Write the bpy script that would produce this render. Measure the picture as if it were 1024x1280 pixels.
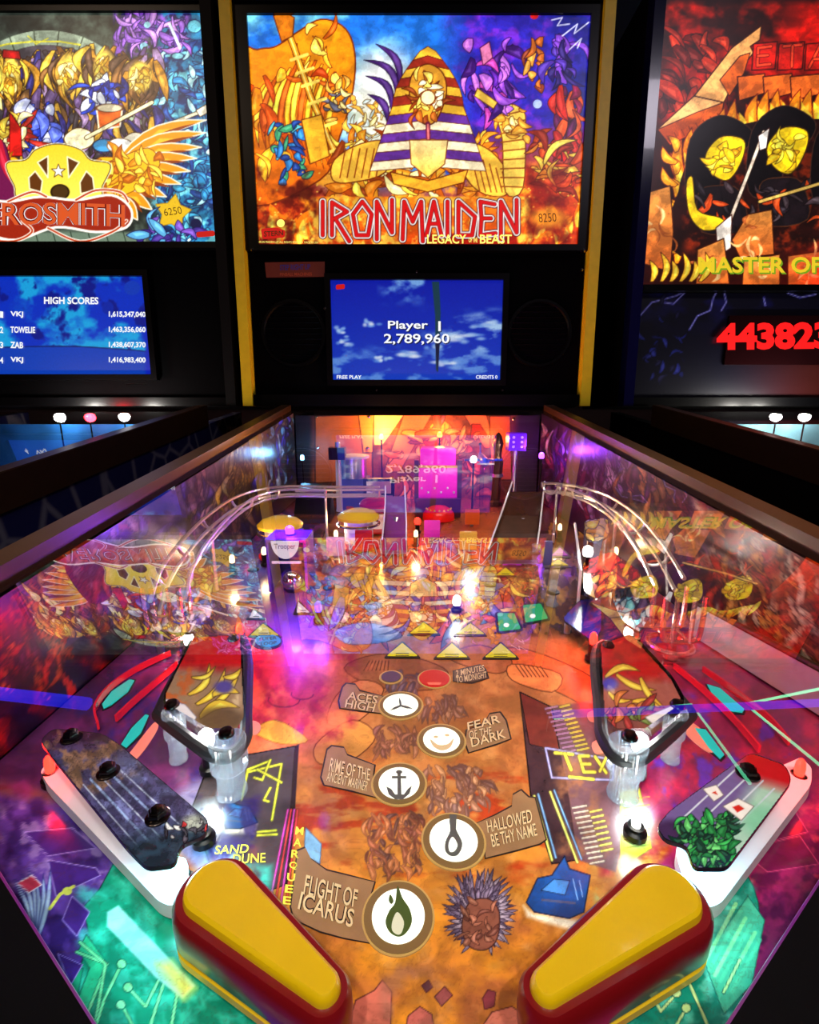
import bpy, bmesh, math, random
import numpy as np
from mathutils import Vector, Matrix

for o in list(bpy.data.objects):
    bpy.data.objects.remove(o, do_unlink=True)
SC = bpy.context.scene
COL = SC.collection

# ------------------------------------------------------------------ camera
FPX = 600.0
PITCH = math.radians(10.4)
CAM = Vector((-0.017, 0.0, 1.05))
cd = bpy.data.cameras.new('camera')
cd.sensor_fit = 'HORIZONTAL'; cd.sensor_width = 36.0; cd.lens = 36.0 * FPX / 1024.0
cd.clip_start = 0.01; cd.clip_end = 60
cam = bpy.data.objects.new('camera', cd); COL.objects.link(cam)
cam.location = CAM; cam.rotation_euler = (math.pi / 2 - PITCH, 0, 0)
SC.camera = cam

# ------------------------------------------------------------------ world, added fill light, exposure
w = bpy.data.worlds.new('world'); SC.world = w; w.use_nodes = True
w.node_tree.nodes['Background'].inputs[0].default_value = (0.05, 0.04, 0.07, 1)
w.node_tree.nodes['Background'].inputs[1].default_value = 0.10
SC.view_settings.view_transform = 'Standard'
SC.view_settings.look = 'None'
SC.view_settings.exposure = 0.0
SC.view_settings.gamma = 1.0
SC.view_settings.use_curve_mapping = False

def area_light(name, loc, rot, size, energy, color):
    l = bpy.data.lights.new(name, 'AREA'); l.energy = energy; l.color = color
    l.shape = 'RECTANGLE'; l.size = size[0]; l.size_y = size[1]
    o = bpy.data.objects.new(name, l); COL.objects.link(o)
    o.location = loc; o.rotation_euler = rot
    return o
area_light('ceiling_light_warm', (-1.3, -0.6, 2.72), (0, 0, 0), (0.6, 0.6), 10.0, (1, .72, .5))  # unseen fill lights added to brighten the trims and side rails
area_light('ceiling_light_cool', (1.2, -0.9, 2.72), (0, 0, 0), (0.6, 0.6), 10.0, (.95, .85, 1))

def spot_light(name, loc, target, energy, color, deg, blend):
    l = bpy.data.lights.new(name, 'SPOT'); l.energy = energy; l.color = color
    l.spot_size = math.radians(deg); l.spot_blend = blend; l.shadow_soft_size = .06
    o = bpy.data.objects.new(name, l); COL.objects.link(o); o.location = loc
    o.rotation_euler = (Vector(target)-Vector(loc)).to_track_quat('-Z', 'Y').to_euler()
    return o
SPOT_POS = [(-.35, -.75, 2.62), (.35, -.75, 2.62)]  # unseen fill spots added to brighten the playfield
for p_ in SPOT_POS:
    spot_light('track_spot_light', p_, (0, .45, .87), 112.0, (1, .93, .85), 25, .75)

# ------------------------------------------------------------------ geometry of the place
SLOPE = math.radians(2.73)          # playfield slope
H = 0.21                            # camera height over the playfield plane
DB = 1.074                          # distance of the backbox fronts
GS = math.radians(9.3)              # slope of the top glass
GZ = CAM.z + 0.034                  # rear edge of the glass
PFN = Vector((0, -math.sin(SLOPE), math.cos(SLOPE)))
TPF = Matrix.Translation(Vector((0, CAM.y + H * math.sin(SLOPE), CAM.z - H * math.cos(SLOPE)))) @ Matrix.Rotation(SLOPE, 4, 'X')
CR = cam.rotation_euler.to_matrix()

def ray(px, py):
    return CR @ Vector(((px - 512) / FPX, -(py - 640) / FPX, -1.0))
TPI = TPF.inverted()
def pf(px, py, w=0.0):
    """point of the photo -> playfield coordinates (u across, v away, w up) at height w"""
    o = TPI @ CAM; d = TPI.to_3x3() @ ray(px, py)
    t = (w - o.z) / d.z
    p = o + d * t
    return Vector((p.x, p.y, w))
def bbp(px, py, Y=DB):
    """point of the photo -> world point on the upright plane y = Y"""
    d = ray(px, py); t = (Y - CAM.y) / d.y
    return CAM + d * t
def glz(y):
    return GZ - (DB - y) * math.tan(GS)
def proj_np(P):
    """world points (N,3) -> photo pixels"""
    R = np.array(CR.transposed()); q = (P - np.array(CAM)) @ R.T
    z = -q[:, 2]; z = np.where(z < 0.02, 0.02, z)
    return 512 + FPX * q[:, 0] / z, 640 - FPX * q[:, 1] / z

# ------------------------------------------------------------------ materials
def lin(c):
    return tuple(((x / 255) / 12.92 if x / 255 <= .04045 else ((x / 255 + .055) / 1.055) ** 2.4) for x in c)
MATS = {}
def mat(name, rgb, rough=.5, metal=0., emit=0., ergb=None, trans=0., alpha=1., noise=0., nscale=60., coat=0., bump=0., spec=.5):
    if name in MATS: return MATS[name]
    m = bpy.data.materials.new(name); m.use_nodes = True
    nt = m.node_tree; b = nt.nodes['Principled BSDF']
    c = lin(rgb) + (1,)
    b.inputs['Base Color'].default_value = c
    b.inputs['Roughness'].default_value = rough
    b.inputs['Metallic'].default_value = metal
    b.inputs['Transmission Weight'].default_value = trans
    b.inputs['Alpha'].default_value = alpha
    b.inputs['Coat Weight'].default_value = coat
    b.inputs['Specular IOR Level'].default_value = spec
    if emit:
        b.inputs['Emission Color'].default_value = lin(ergb or rgb) + (1,)
        b.inputs['Emission Strength'].default_value = emit
    if noise or bump:
        tc = nt.nodes.new('ShaderNodeTexCoord'); nz = nt.nodes.new('ShaderNodeTexNoise')
        nz.inputs['Scale'].default_value = nscale; nz.inputs['Detail'].default_value = 6
        nt.links.new(tc.outputs['Object'], nz.inputs['Vector'])
        if noise:
            mr = nt.nodes.new('ShaderNodeMapRange')
            mr.inputs[3].default_value = 1 - noise; mr.inputs[4].default_value = 1 + noise
            nt.links.new(nz.outputs['Fac'], mr.inputs[0])
            mx = nt.nodes.new('ShaderNodeMix'); mx.data_type = 'RGBA'; mx.blend_type = 'MULTIPLY'
            mx.inputs[0].default_value = 1
            mx.inputs[6].default_value = c
            nt.links.new(mr.outputs[0], mx.inputs[7])
            nt.links.new(mx.outputs[2], b.inputs['Base Color'])
        if bump:
            bp = nt.nodes.new('ShaderNodeBump'); bp.inputs['Strength'].default_value = bump
            bp.inputs['Distance'].default_value = .002
            nt.links.new(nz.outputs['Fac'], bp.inputs['Height']); nt.links.new(bp.outputs[0], b.inputs['Normal'])
    MATS[name] = m
    return m
def art_mat(name, emit=0., rough=.3, coat=0., alpha=1., gain=1.):
    """print: colour comes from the art attribute of the mesh; backlit when emit > 0"""
    if name in MATS: return MATS[name]
    m = bpy.data.materials.new(name); m.use_nodes = True
    nt = m.node_tree; b = nt.nodes['Principled BSDF']
    at = nt.nodes.new('ShaderNodeAttribute'); at.attribute_name = 'Col'
    tc = nt.nodes.new('ShaderNodeTexCoord'); nz = nt.nodes.new('ShaderNodeTexNoise')
    nz.inputs['Scale'].default_value = 240; nz.inputs['Detail'].default_value = 4
    nt.links.new(tc.outputs['Object'], nz.inputs['Vector'])
    mr = nt.nodes.new('ShaderNodeMapRange'); mr.inputs[3].default_value = .82; mr.inputs[4].default_value = 1.18
    nt.links.new(nz.outputs['Fac'], mr.inputs[0])
    mx = nt.nodes.new('ShaderNodeMix'); mx.data_type = 'RGBA'; mx.blend_type = 'MULTIPLY'; mx.inputs[0].default_value = 1
    nt.links.new(at.outputs['Color'], mx.inputs[6]); nt.links.new(mr.outputs[0], mx.inputs[7])
    b.inputs['Roughness'].default_value = rough
    b.inputs['Coat Weight'].default_value = coat
    b.inputs['Alpha'].default_value = alpha
    if emit:
        b.inputs['Base Color'].default_value = (.01, .01, .01, 1)
        nt.links.new(mx.outputs[2], b.inputs['Emission Color']); b.inputs['Emission Strength'].default_value = emit
        try: m.cycles.emission_sampling = 'NONE'
        except Exception: pass
    else:
        nt.links.new(mx.outputs[2], b.inputs['Base Color'])
    MATS[name] = m
    return m
def emat(name, rgb, s=1.0, sample=True):
    if name in MATS: return MATS[name]
    m = mat(name, (4, 4, 4), .4, emit=s, ergb=rgb)
    if not sample:
        try: m.cycles.emission_sampling = 'NONE'
        except Exception: pass
    return m
def glass_mat(name, gain, tint=(1, 1, 1), minr=0.02):
    m = bpy.data.materials.new(name); m.use_nodes = True
    nt = m.node_tree; nt.nodes.remove(nt.nodes['Principled BSDF'])
    out = nt.nodes['Material Output']
    tr = nt.nodes.new('ShaderNodeBsdfTransparent'); tr.inputs[0].default_value = tint + (1,)
    gl = nt.nodes.new('ShaderNodeBsdfGlossy'); gl.inputs['Roughness'].default_value = 0.0
    fr = nt.nodes.new('ShaderNodeFresnel'); fr.inputs[0].default_value = 1.5
    mu = nt.nodes.new('ShaderNodeMath'); mu.operation = 'MULTIPLY_ADD'
    mu.inputs[1].default_value = gain; mu.inputs[2].default_value = minr; mu.use_clamp = True
    nt.links.new(fr.outputs[0], mu.inputs[0])
    mn_ = nt.nodes.new('ShaderNodeMath'); mn_.operation = 'MINIMUM'; mn_.inputs[1].default_value = .42
    nt.links.new(mu.outputs[0], mn_.inputs[0])
    mx = nt.nodes.new('ShaderNodeMixShader')
    nt.links.new(mn_.outputs[0], mx.inputs[0]); nt.links.new(tr.outputs[0], mx.inputs[1]); nt.links.new(gl.outputs[0], mx.inputs[2])
    nt.links.new(mx.outputs[0], out.inputs[0])
    return m
def fluted_mat(name, tint):
    m = bpy.data.materials.new(name); m.use_nodes = True
    nt = m.node_tree; nt.nodes.remove(nt.nodes['Principled BSDF'])
    tr = nt.nodes.new('ShaderNodeBsdfTransparent'); tr.inputs[0].default_value = lin(tint) + (1,)
    tl = nt.nodes.new('ShaderNodeBsdfTranslucent'); tl.inputs[0].default_value = lin(tint) + (1,)
    df = nt.nodes.new('ShaderNodeBsdfDiffuse'); df.inputs[0].default_value = lin(tint) + (1,)
    gl = nt.nodes.new('ShaderNodeBsdfGlossy'); gl.inputs['Roughness'].default_value = .12
    a = nt.nodes.new('ShaderNodeMixShader'); a.inputs[0].default_value = .5
    b = nt.nodes.new('ShaderNodeMixShader'); b.inputs[0].default_value = .22
    c = nt.nodes.new('ShaderNodeMixShader'); c.inputs[0].default_value = .08
    nt.links.new(tl.outputs[0], a.inputs[1]); nt.links.new(df.outputs[0], a.inputs[2])
    nt.links.new(tr.outputs[0], b.inputs[1]); nt.links.new(a.outputs[0], b.inputs[2])
    nt.links.new(b.outputs[0], c.inputs[1]); nt.links.new(gl.outputs[0], c.inputs[2])
    nt.links.new(c.outputs[0], nt.nodes['Material Output'].inputs[0])
    return m
def clear_mat(name, tint, refl=.12, rough=.05):
    m = bpy.data.materials.new(name); m.use_nodes = True
    nt = m.node_tree; nt.nodes.remove(nt.nodes['Principled BSDF'])
    tr = nt.nodes.new('ShaderNodeBsdfTransparent'); tr.inputs[0].default_value = lin(tint) + (1,)
    gl = nt.nodes.new('ShaderNodeBsdfGlossy'); gl.inputs['Roughness'].default_value = rough
    lw = nt.nodes.new('ShaderNodeLayerWeight'); lw.inputs[0].default_value = .15
    ad = nt.nodes.new('ShaderNodeMath'); ad.operation = 'ADD'; ad.inputs[1].default_value = refl; ad.use_clamp = True
    nt.links.new(lw.outputs['Fresnel'], ad.inputs[0])
    mx = nt.nodes.new('ShaderNodeMixShader')
    nt.links.new(ad.outputs[0], mx.inputs[0]); nt.links.new(tr.outputs[0], mx.inputs[1]); nt.links.new(gl.outputs[0], mx.inputs[2])
    nt.links.new(mx.outputs[0], nt.nodes['Material Output'].inputs[0])
    return m

# ------------------------------------------------------------------ mesh builder
class MB:
    def __init__(s): s.v = []; s.f = []
    def add(s, vs, fs):
        n = len(s.v); s.v += [Vector(p) for p in vs]; s.f += [[i + n for i in f] for f in fs]; return s
    def box(s, a, b):
        x0, y0, z0 = a; x1, y1, z1 = b
        return s.add([(x0,y0,z0),(x1,y0,z0),(x1,y1,z0),(x0,y1,z0),(x0,y0,z1),(x1,y0,z1),(x1,y1,z1),(x0,y1,z1)],
                     [(3,2,1,0),(4,5,6,7),(0,1,5,4),(1,2,6,5),(2,3,7,6),(3,0,4,7)])
    def hexa(s, bot, top):
        return s.add(list(bot) + list(top), [(3,2,1,0),(4,5,6,7),(0,1,5,4),(1,2,6,5),(2,3,7,6),(3,0,4,7)])
    def prism(s, poly, z0, z1, inset=0):
        n = len(poly)
        a = sum(poly[i][0]*poly[(i+1)%n][1]-poly[(i+1)%n][0]*poly[i][1] for i in range(n))
        if a < 0: poly = poly[::-1]
        if inset:
            cx = sum(p[0] for p in poly)/n; cy = sum(p[1] for p in poly)/n
            ins = []
            for p in poly:
                d = Vector((cx-p[0], cy-p[1])); l = d.length
                ins.append((p[0]+d.x/l*inset, p[1]+d.y/l*inset))
            k = abs(inset)
            rings = [(poly, z0), (poly, z1-k), (ins, z1)]
        else: rings = [(poly, z0), (poly, z1)]
        vs = [(p[0], p[1], z) for r, z in rings for p in r]
        fs = [list(range(n))[::-1], [len(rings)*n-n+i for i in range(n)]]
        for r in range(len(rings)-1):
            for i in range(n):
                j = (i+1) % n
                fs.append((r*n+i, r*n+j, r*n+n+j, r*n+n+i))
        return s.add(vs, fs)
    def tube(s, path, r, n=8, closed=False):
        path = [Vector(p) for p in path]; m = len(path); vs = []; fs = []
        rs = r if isinstance(r, (list, tuple)) else [r]*m
        up = None
        for i, p in enumerate(path):
            a = path[i-1] if (i or closed) else path[i]; b = path[(i+1) % m] if (i < m-1 or closed) else path[i]
            t = (b-a).normalized()
            if up is None:
                up = Vector((0,0,1)) if abs(t.z) < .9 else Vector((1,0,0))
            x = (up - t*up.dot(t)).normalized(); y = t.cross(x); up = x
            for k in range(n):
                c = 2*math.pi*k/n
                vs.append(p + x*math.cos(c)*rs[i] + y*math.sin(c)*rs[i])
        for i in range(m if closed else m-1):
            j = (i+1) % m
            for k in range(n):
                l = (k+1) % n
                fs.append((i*n+k, i*n+l, j*n+l, j*n+k))
        if not closed:
            fs.append(list(range(n))[::-1]); fs.append([(m-1)*n+k for k in range(n)])
        return s.add(vs, fs)
    def lathe(s, prof, c=(0,0,0), n=20, flute=0):
        vs = []; fs = []; m = len(prof)
        for r, z in prof:
            for k in range(n):
                a = 2*math.pi*k/n; rr = r*(1+(flute if k % 2 else -flute))
                vs.append((c[0]+rr*math.cos(a), c[1]+rr*math.sin(a), c[2]+z))
        for i in range(m-1):
            for k in range(n):
                l = (k+1) % n
                fs.append((i*n+k, i*n+l, i*n+n+l, i*n+n+k))
        fs.append(list(range(n))[::-1]); fs.append([(m-1)*n+k for k in range(n)])
        return s.add(vs, fs)
    def ball(s, c, r, n=20):
        prof = [(r*math.sin(math.pi*i/(n//2)) + 1e-5, -r*math.cos(math.pi*i/(n//2))) for i in range(n//2+1)]
        return s.lathe(prof, c, n)

def mkmesh(name, vs, fs, smooth=False):
    me = bpy.data.meshes.new(name); me.from_pydata([tuple(v) for v in vs], [], fs); me.update()
    if smooth:
        me.polygons.foreach_set('use_smooth', [True]*len(me.polygons))
        try: me.set_sharp_from_angle(angle=math.radians(35))
        except Exception: pass
    return me
def tag(o, label=None, cat=None, group=None, kind=None):
    if label: o['label'] = label
    if cat: o['category'] = cat
    if group: o['group'] = group
    if kind: o['kind'] = kind
    return o
class Root:
    """an Empty at a thing's base; on the playfield its axes follow the playfield"""
    def __init__(s, name, label, cat, org=(0,0,0), pfspace=True, group=None, kind=None):
        s.o = bpy.data.objects.new(name, None); COL.objects.link(s.o)
        s.o.empty_display_size = .02
        s.org = Vector(org); s.pf = pfspace
        lift = Vector((0, 0, .0018 if pfspace and name != 'playfield' else 0))     # rests on the insert lenses
        s.o.matrix_world = (TPF if pfspace else Matrix()) @ Matrix.Translation(s.org+lift)
        tag(s.o, label, cat, group, kind)
    def part(s, name, mb, m, parent=None, smooth=True, label=None, kind=None):
        me = mb if isinstance(mb, bpy.types.Mesh) else mkmesh(name, [v - s.org for v in mb.v], mb.f, smooth)
        ob = bpy.data.objects.new(name, me); COL.objects.link(ob)
        if m: 
            me.materials.clear(); me.materials.append(m)
        ob.parent = parent or s.o
        tag(ob, label, None, None, kind)
        return ob
def single(name, mb, m, label, cat, org, pfspace=True, group=None, kind=None, smooth=True):
    org = Vector(org)
    me = mkmesh(name, [v - org for v in mb.v], mb.f, smooth)
    o = bpy.data.objects.new(name, me); COL.objects.link(o); me.materials.append(m)
    o.matrix_world = (TPF if pfspace else Matrix()) @ Matrix.Translation(org+Vector((0, 0, .0018 if pfspace else 0)))
    return tag(o, label, cat, group, kind)

def spline(pts, n=6, closed=False):
    pts = [Vector(p) for p in pts]; out = []; m = len(pts)
    rng = range(m if closed else m-1)
    for i in rng:
        if closed: p0, p1, p2, p3 = pts[i-1], pts[i], pts[(i+1) % m], pts[(i+2) % m]
        else: p0, p1, p2, p3 = pts[max(i-1,0)], pts[i], pts[i+1], pts[min(i+2,m-1)]
        for k in range(n):
            t = k/n
            out.append(.5*((2*p1)+(p2-p0)*t+(2*p0-5*p1+4*p2-p3)*t*t+(3*p1-p0-3*p2+p3)*t*t*t))
    if not closed: out.append(pts[-1])
    return out
def rounded(poly, r, n=5):
    """2-D polygon with rounded corners"""
    out = []; m = len(poly); P = [Vector((p[0], p[1])) for p in poly]
    for i in range(m):
        a = P[i-1]-P[i]; b = P[(i+1) % m]-P[i]
        k = min(r, a.length*.45, b.length*.45)
        s0 = P[i]+a.normalized()*k; s1 = P[i]+b.normalized()*k
        for j in range(n+1):
            t = j/n
            out.append(s0*(1-t)**2 + P[i]*2*t*(1-t) + s1*t*t)
    return [(p.x, p.y) for p in out]
def stadium(p0, r0, p1, r1, n=14):
    d = Vector((p1[0]-p0[0], p1[1]-p0[1])); L = d.length; th = math.atan2(d.y, d.x)
    b = math.acos(max(-1, min(1, (r0-r1)/L))); out = []
    for k in range(n+1):
        a = th + b + (2*math.pi-2*b)*k/n; out.append((p0[0]+r0*math.cos(a), p0[1]+r0*math.sin(a)))
    for k in range(n+1):
        a = th - b + 2*b*k/n; out.append((p1[0]+r1*math.cos(a), p1[1]+r1*math.sin(a)))
    return out

# ------------------------------------------------------------------ painting of prints (generic art on mesh grids)
_rs = np.random.RandomState(7); _NT = _rs.rand(256, 256).astype(np.float32)
def vnoise(x, y):
    xi = np.floor(x).astype(int); yi = np.floor(y).astype(int); fx = x-xi; fy = y-yi
    fx = fx*fx*(3-2*fx); fy = fy*fy*(3-2*fy)
    g = lambda a, b: _NT[a & 255, b & 255]
    return (g(xi,yi)*(1-fx)+g(xi+1,yi)*fx)*(1-fy)+(g(xi,yi+1)*(1-fx)+g(xi+1,yi+1)*fx)*fy
def fbm(x, y, o=4):
    s = 0; a = .5; t = 0
    for _ in range(o):
        s = s + a*vnoise(x, y); t += a; x = x*2.03+17.1; y = y*2.03+5.7; a *= .5
    return s/t
class Art:
    def __init__(s, X, Y, base=(0,0,0)):
        s.X = X.astype(np.float32); s.Y = Y.astype(np.float32); s.shape = X.shape
        s.C = np.empty(X.shape+(3,), np.float32); s.C[:] = base
        s.rnd = random.Random(11)
    def idx(s, x0, y0, x1, y1):
        return np.nonzero((s.X >= x0) & (s.X <= x1) & (s.Y >= y0) & (s.Y <= y1))
    def put(s, ix, a, col):
        a = np.clip(a, 0, 1)[:, None]
        s.C[ix] = s.C[ix]*(1-a) + np.asarray(col, np.float32)*a
    def full(s, a, col):
        a = np.clip(a, 0, 1)[..., None]; s.C = s.C*(1-a) + np.asarray(col, np.float32)*a
    def poly(s, pts, col, ol=None, ow=1.0, soft=.9, grad=None, op=1.0):
        P = np.array([(p[0], p[1]) for p in pts], np.float32)
        m = 3+ow
        ix = s.idx(P[:,0].min()-m, P[:,1].min()-m, P[:,0].max()+m, P[:,1].max()+m)
        if not len(ix[0]): return
        x = s.X[ix]; y = s.Y[ix]
        ins = np.zeros(x.shape, bool); d2 = np.full(x.shape, 1e9, np.float32)
        for i in range(len(P)):
            ax, ay = P[i]; bx, by = P[(i+1) % len(P)]
            c = ((ay > y) != (by > y))
            with np.errstate(divide='ignore', invalid='ignore'):
                ins ^= c & (x < (bx-ax)*(y-ay)/(by-ay+1e-12)+ax)
            ex, ey = bx-ax, by-ay; L = ex*ex+ey*ey+1e-9
            t = np.clip(((x-ax)*ex+(y-ay)*ey)/L, 0, 1)
            d2 = np.minimum(d2, (x-ax-t*ex)**2+(y-ay-t*ey)**2)
        sd = np.sqrt(d2)*np.where(ins, 1, -1)
        cc = np.asarray(col, np.float32)
        if grad is not None:
            t = ((y-P[:,1].min())/(np.ptp(P[:,1])+1e-6))[:, None]
            cc = cc*(1-t)+np.asarray(grad, np.float32)*t
        s.put(ix, (.5+sd/soft)*op if op < 1 else .5+sd/soft, cc)
        if ol is not None: s.put(ix, (ow/2-np.abs(sd))/soft+.5, ol)
    def stroke(s, pts, w, col, soft=.9, op=1.0):
        P = np.array([(p[0], p[1]) for p in pts], np.float32); m = w/2+soft+1
        ix = s.idx(P[:,0].min()-m, P[:,1].min()-m, P[:,0].max()+m, P[:,1].max()+m)
        if not len(ix[0]): return
        x = s.X[ix]; y = s.Y[ix]; d2 = np.full(x.shape, 1e9, np.float32)
        for i in range(len(P)-1):
            ax, ay = P[i]; bx, by = P[i+1]; ex, ey = bx-ax, by-ay; L = ex*ex+ey*ey+1e-9
            t = np.clip(((x-ax)*ex+(y-ay)*ey)/L, 0, 1)
            d2 = np.minimum(d2, (x-ax-t*ex)**2+(y-ay-t*ey)**2)
        s.put(ix, np.clip((w/2-np.sqrt(d2))/soft+.5, 0, 1)*op, col)
    def ell(s, cx, cy, rx, ry, col, soft=None, op=1.0, ol=None, ow=1.0, rot=0):
        m = max(rx, ry)*1.8+3
        ix = s.idx(cx-m, cy-m, cx+m, cy+m)
        if not len(ix[0]): return
        c, sn = math.cos(rot), math.sin(rot)
        dx = s.X[ix]-cx; dy = s.Y[ix]-cy
        d = np.sqrt(((dx*c+dy*sn)/rx)**2+((-dx*sn+dy*c)/ry)**2)
        if soft is None: a = (1-d)*min(rx, ry)/.9+.5
        else: a = np.clip((1+soft-d)/(2*soft), 0, 1); a = a*a*(3-2*a)
        s.put(ix, np.clip(a, 0, 1)*op, col)
        if ol is not None: s.put(ix, (ow/2-np.abs(1-d)*min(rx, ry))/.9+.5, ol)
    def leaf(s, p0, p1, bend, wid, col, ol=None, ow=1.0, n=7):
        p0 = Vector(p0); p1 = Vector(p1); d = p1-p0; q = Vector((-d.y, d.x))
        L = []; R = []
        for i in range(n+1):
            t = i/n; c = p0+d*t+q*bend*math.sin(math.pi*t); k = wid*math.sin(math.pi*min(1, .12+t*.88))**.8*(1 if t < 1 else 0)
            nn = q.normalized() if q.length else Vector((0, 1))
            L.append(c+nn*k/2); R.append(c-nn*k/2)
        s.poly(L+R[::-1], col, ol, ow)
        if wid > 4.5 and d.length > 9:      # lighter inner fold
            m = len(L)//2
            hi = tuple(min(255, c*1.12+26) for c in col)
            s.poly([L[1]*.6+R[1]*.4]+[l*.75+r*.25 for l, r in zip(L[2:m+2], R[2:m+2])]+[L[m]*.35+R[m]*.65], hi, soft=1.6)
    def swarm(s, x0, y0, x1, y1, n, cols, size=14, wid=5, ol=(40,10,10), ow=.9, ang=None, spread=3.2, seed=1):
        r = random.Random(seed); n = int(n*1.5); size *= 1.3; wid *= 1.3
        for _ in range(n):
            x = r.uniform(x0, x1); y = r.uniform(y0, y1); a = (ang if ang is not None else 0)+r.uniform(-spread, spread)
            l = size*r.uniform(.5, 1.4)
            s.leaf((x, y), (x+l*math.cos(a), y+l*math.sin(a)), r.uniform(-.35, .35), wid*r.uniform(.5, 1.4), r.choice(cols), ol, ow)
    def flames(s, pts, h, cols, seed=3):
        r = random.Random(seed)
        for x, y in pts:
            k = r.uniform(.6, 1.3)
            s.leaf((x, y+h*.2), (x+r.uniform(-.3,.3)*h, y-h*k), r.uniform(-.25,.25), h*.5*k, cols[0])
            s.leaf((x, y+h*.2), (x+r.uniform(-.2,.2)*h, y-h*k*.6), r.uniform(-.2,.2), h*.3*k, cols[1])
    def mottle(s, x0, y0, x1, y1, scale, col, thr=.5, gain=5, op=.6, edge=12):
        ix = s.idx(x0, y0, x1, y1)
        if not len(ix[0]): return
        x = s.X[ix]; y = s.Y[ix]
        a = np.clip((fbm(x/scale, y/scale)-thr)*gain, 0, 1)*op
        e = np.clip(np.minimum(np.minimum(x-x0, x1-x), np.minimum(y-y0, y1-y))/edge, 0, 1)
        s.put(ix, a*e, col)
    def ink(s, scale=11, dark=(40,8,6), wd=.018, op=.55, hi=.25):
        """fine line work and painterly highlights over the whole print"""
        n = fbm(s.X/scale+3*fbm(s.X/scale/2, s.Y/scale/2), s.Y/scale+31, 4)
        s.C = s.C*(1+hi*np.clip((n-.5)*5, -1, 1))[..., None]
        l = np.clip(1-np.abs(n-.5)/wd, 0, 1)+np.clip(1-np.abs(n-.62)/wd, 0, 1)+np.clip(1-np.abs(n-.38)/wd, 0, 1)
        s.full(l*op, dark)
    def lin(s):
        c = np.clip(s.C, 0, 255)/255
        return np.where(c <= .04045, c/12.92, ((c+.055)/1.055)**2.4).astype(np.float32)
def grid_mesh(name, P, C, mask=None):
    """P (r,c,3) points, C (r,c,3) linear colours -> mesh with art attribute"""
    r, c, _ = P.shape
    i = np.arange(r*c).reshape(r, c)
    q = np.stack([i[:-1,:-1], i[:-1,1:], i[1:,1:], i[1:,:-1]], -1)
    q = q.reshape(-1, 4) if mask is None else q[mask]
    vs = P.reshape(-1, 3); cs = C.reshape(-1, 3)
    if mask is not None:
        used = np.unique(q); rm = np.zeros(r*c, int); rm[used] = np.arange(len(used)); q = rm[q]; vs = vs[used]; cs = cs[used]
    me = bpy.data.meshes.new(name)
    me.vertices.add(len(vs)); me.vertices.foreach_set('co', vs.astype(np.float32).ravel())
    me.loops.add(q.size); me.loops.foreach_set('vertex_index', q.astype(np.int32).ravel())
    me.polygons.add(len(q)); me.polygons.foreach_set('loop_start', np.arange(0, q.size, 4, dtype=np.int32))
    me.polygons.foreach_set('loop_total', np.full(len(q), 4, np.int32))
    me.update(calc_edges=True)
    at = me.color_attributes.new('Col', 'FLOAT_COLOR', 'POINT')
    at.data.foreach_set('color', np.concatenate([cs, np.ones((len(cs), 1))], 1).astype(np.float32).ravel())
    return me
def upright_panel(name, x0, x1, z0, z1, Y, step, painter, org, base=(0,0,0)):
    nx = int((x1-x0)/step)+2; nz = int((z1-z0)/step)+2
    xs = np.linspace(x0, x1, nx); zs = np.linspace(z0, z1, nz)
    XX, ZZ = np.meshgrid(xs, zs); P = np.stack([XX, np.full_like(XX, Y), ZZ], -1)
    px, py = proj_np(P.reshape(-1, 3)); a = Art(px.reshape(nz, nx), py.reshape(nz, nx), base)
    painter(a)
    return grid_mesh(name, P-np.array(org), a.lin())
def inside(poly, x, y):
    ins = np.zeros(x.shape, bool); n = len(poly)
    for i in range(n):
        ax, ay = poly[i][:2]; bx, by = poly[(i+1) % n][:2]
        c = ((ay > y) != (by > y))
        with np.errstate(divide='ignore', invalid='ignore'):
            ins ^= c & (x < (bx-ax)*(y-ay)/(by-ay+1e-12)+ax)
    return ins
def pf_np(px, py, w):
    o = TPI @ CAM; R = np.array(TPI.to_3x3() @ CR)
    d = np.stack([(px-512)/FPX, -(py-640)/FPX, np.full_like(px, -1.0)], -1) @ R.T
    t = (w-o.z)/d[..., 2]
    return np.stack([o.x+d[...,0]*t, o.y+d[...,1]*t, np.full_like(px, w)], -1)
def sheet(name, poly_px, w, painter, org, step=1.1, base=(0,0,0)):
    xs = [p[0] for p in poly_px]; ys = [p[1] for p in poly_px]
    X, Y = np.meshgrid(np.arange(min(xs), max(xs)+step, step), np.arange(max(ys)+step, min(ys)-step, -step))
    a = Art(X, Y, base); painter(a)
    xc = (X[:-1,:-1]+X[1:,1:])/2; yc = (Y[:-1,:-1]+Y[1:,1:])/2
    return grid_mesh(name, pf_np(X, Y, w)-np.array(org), a.lin(), inside(poly_px, xc, yc))

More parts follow.
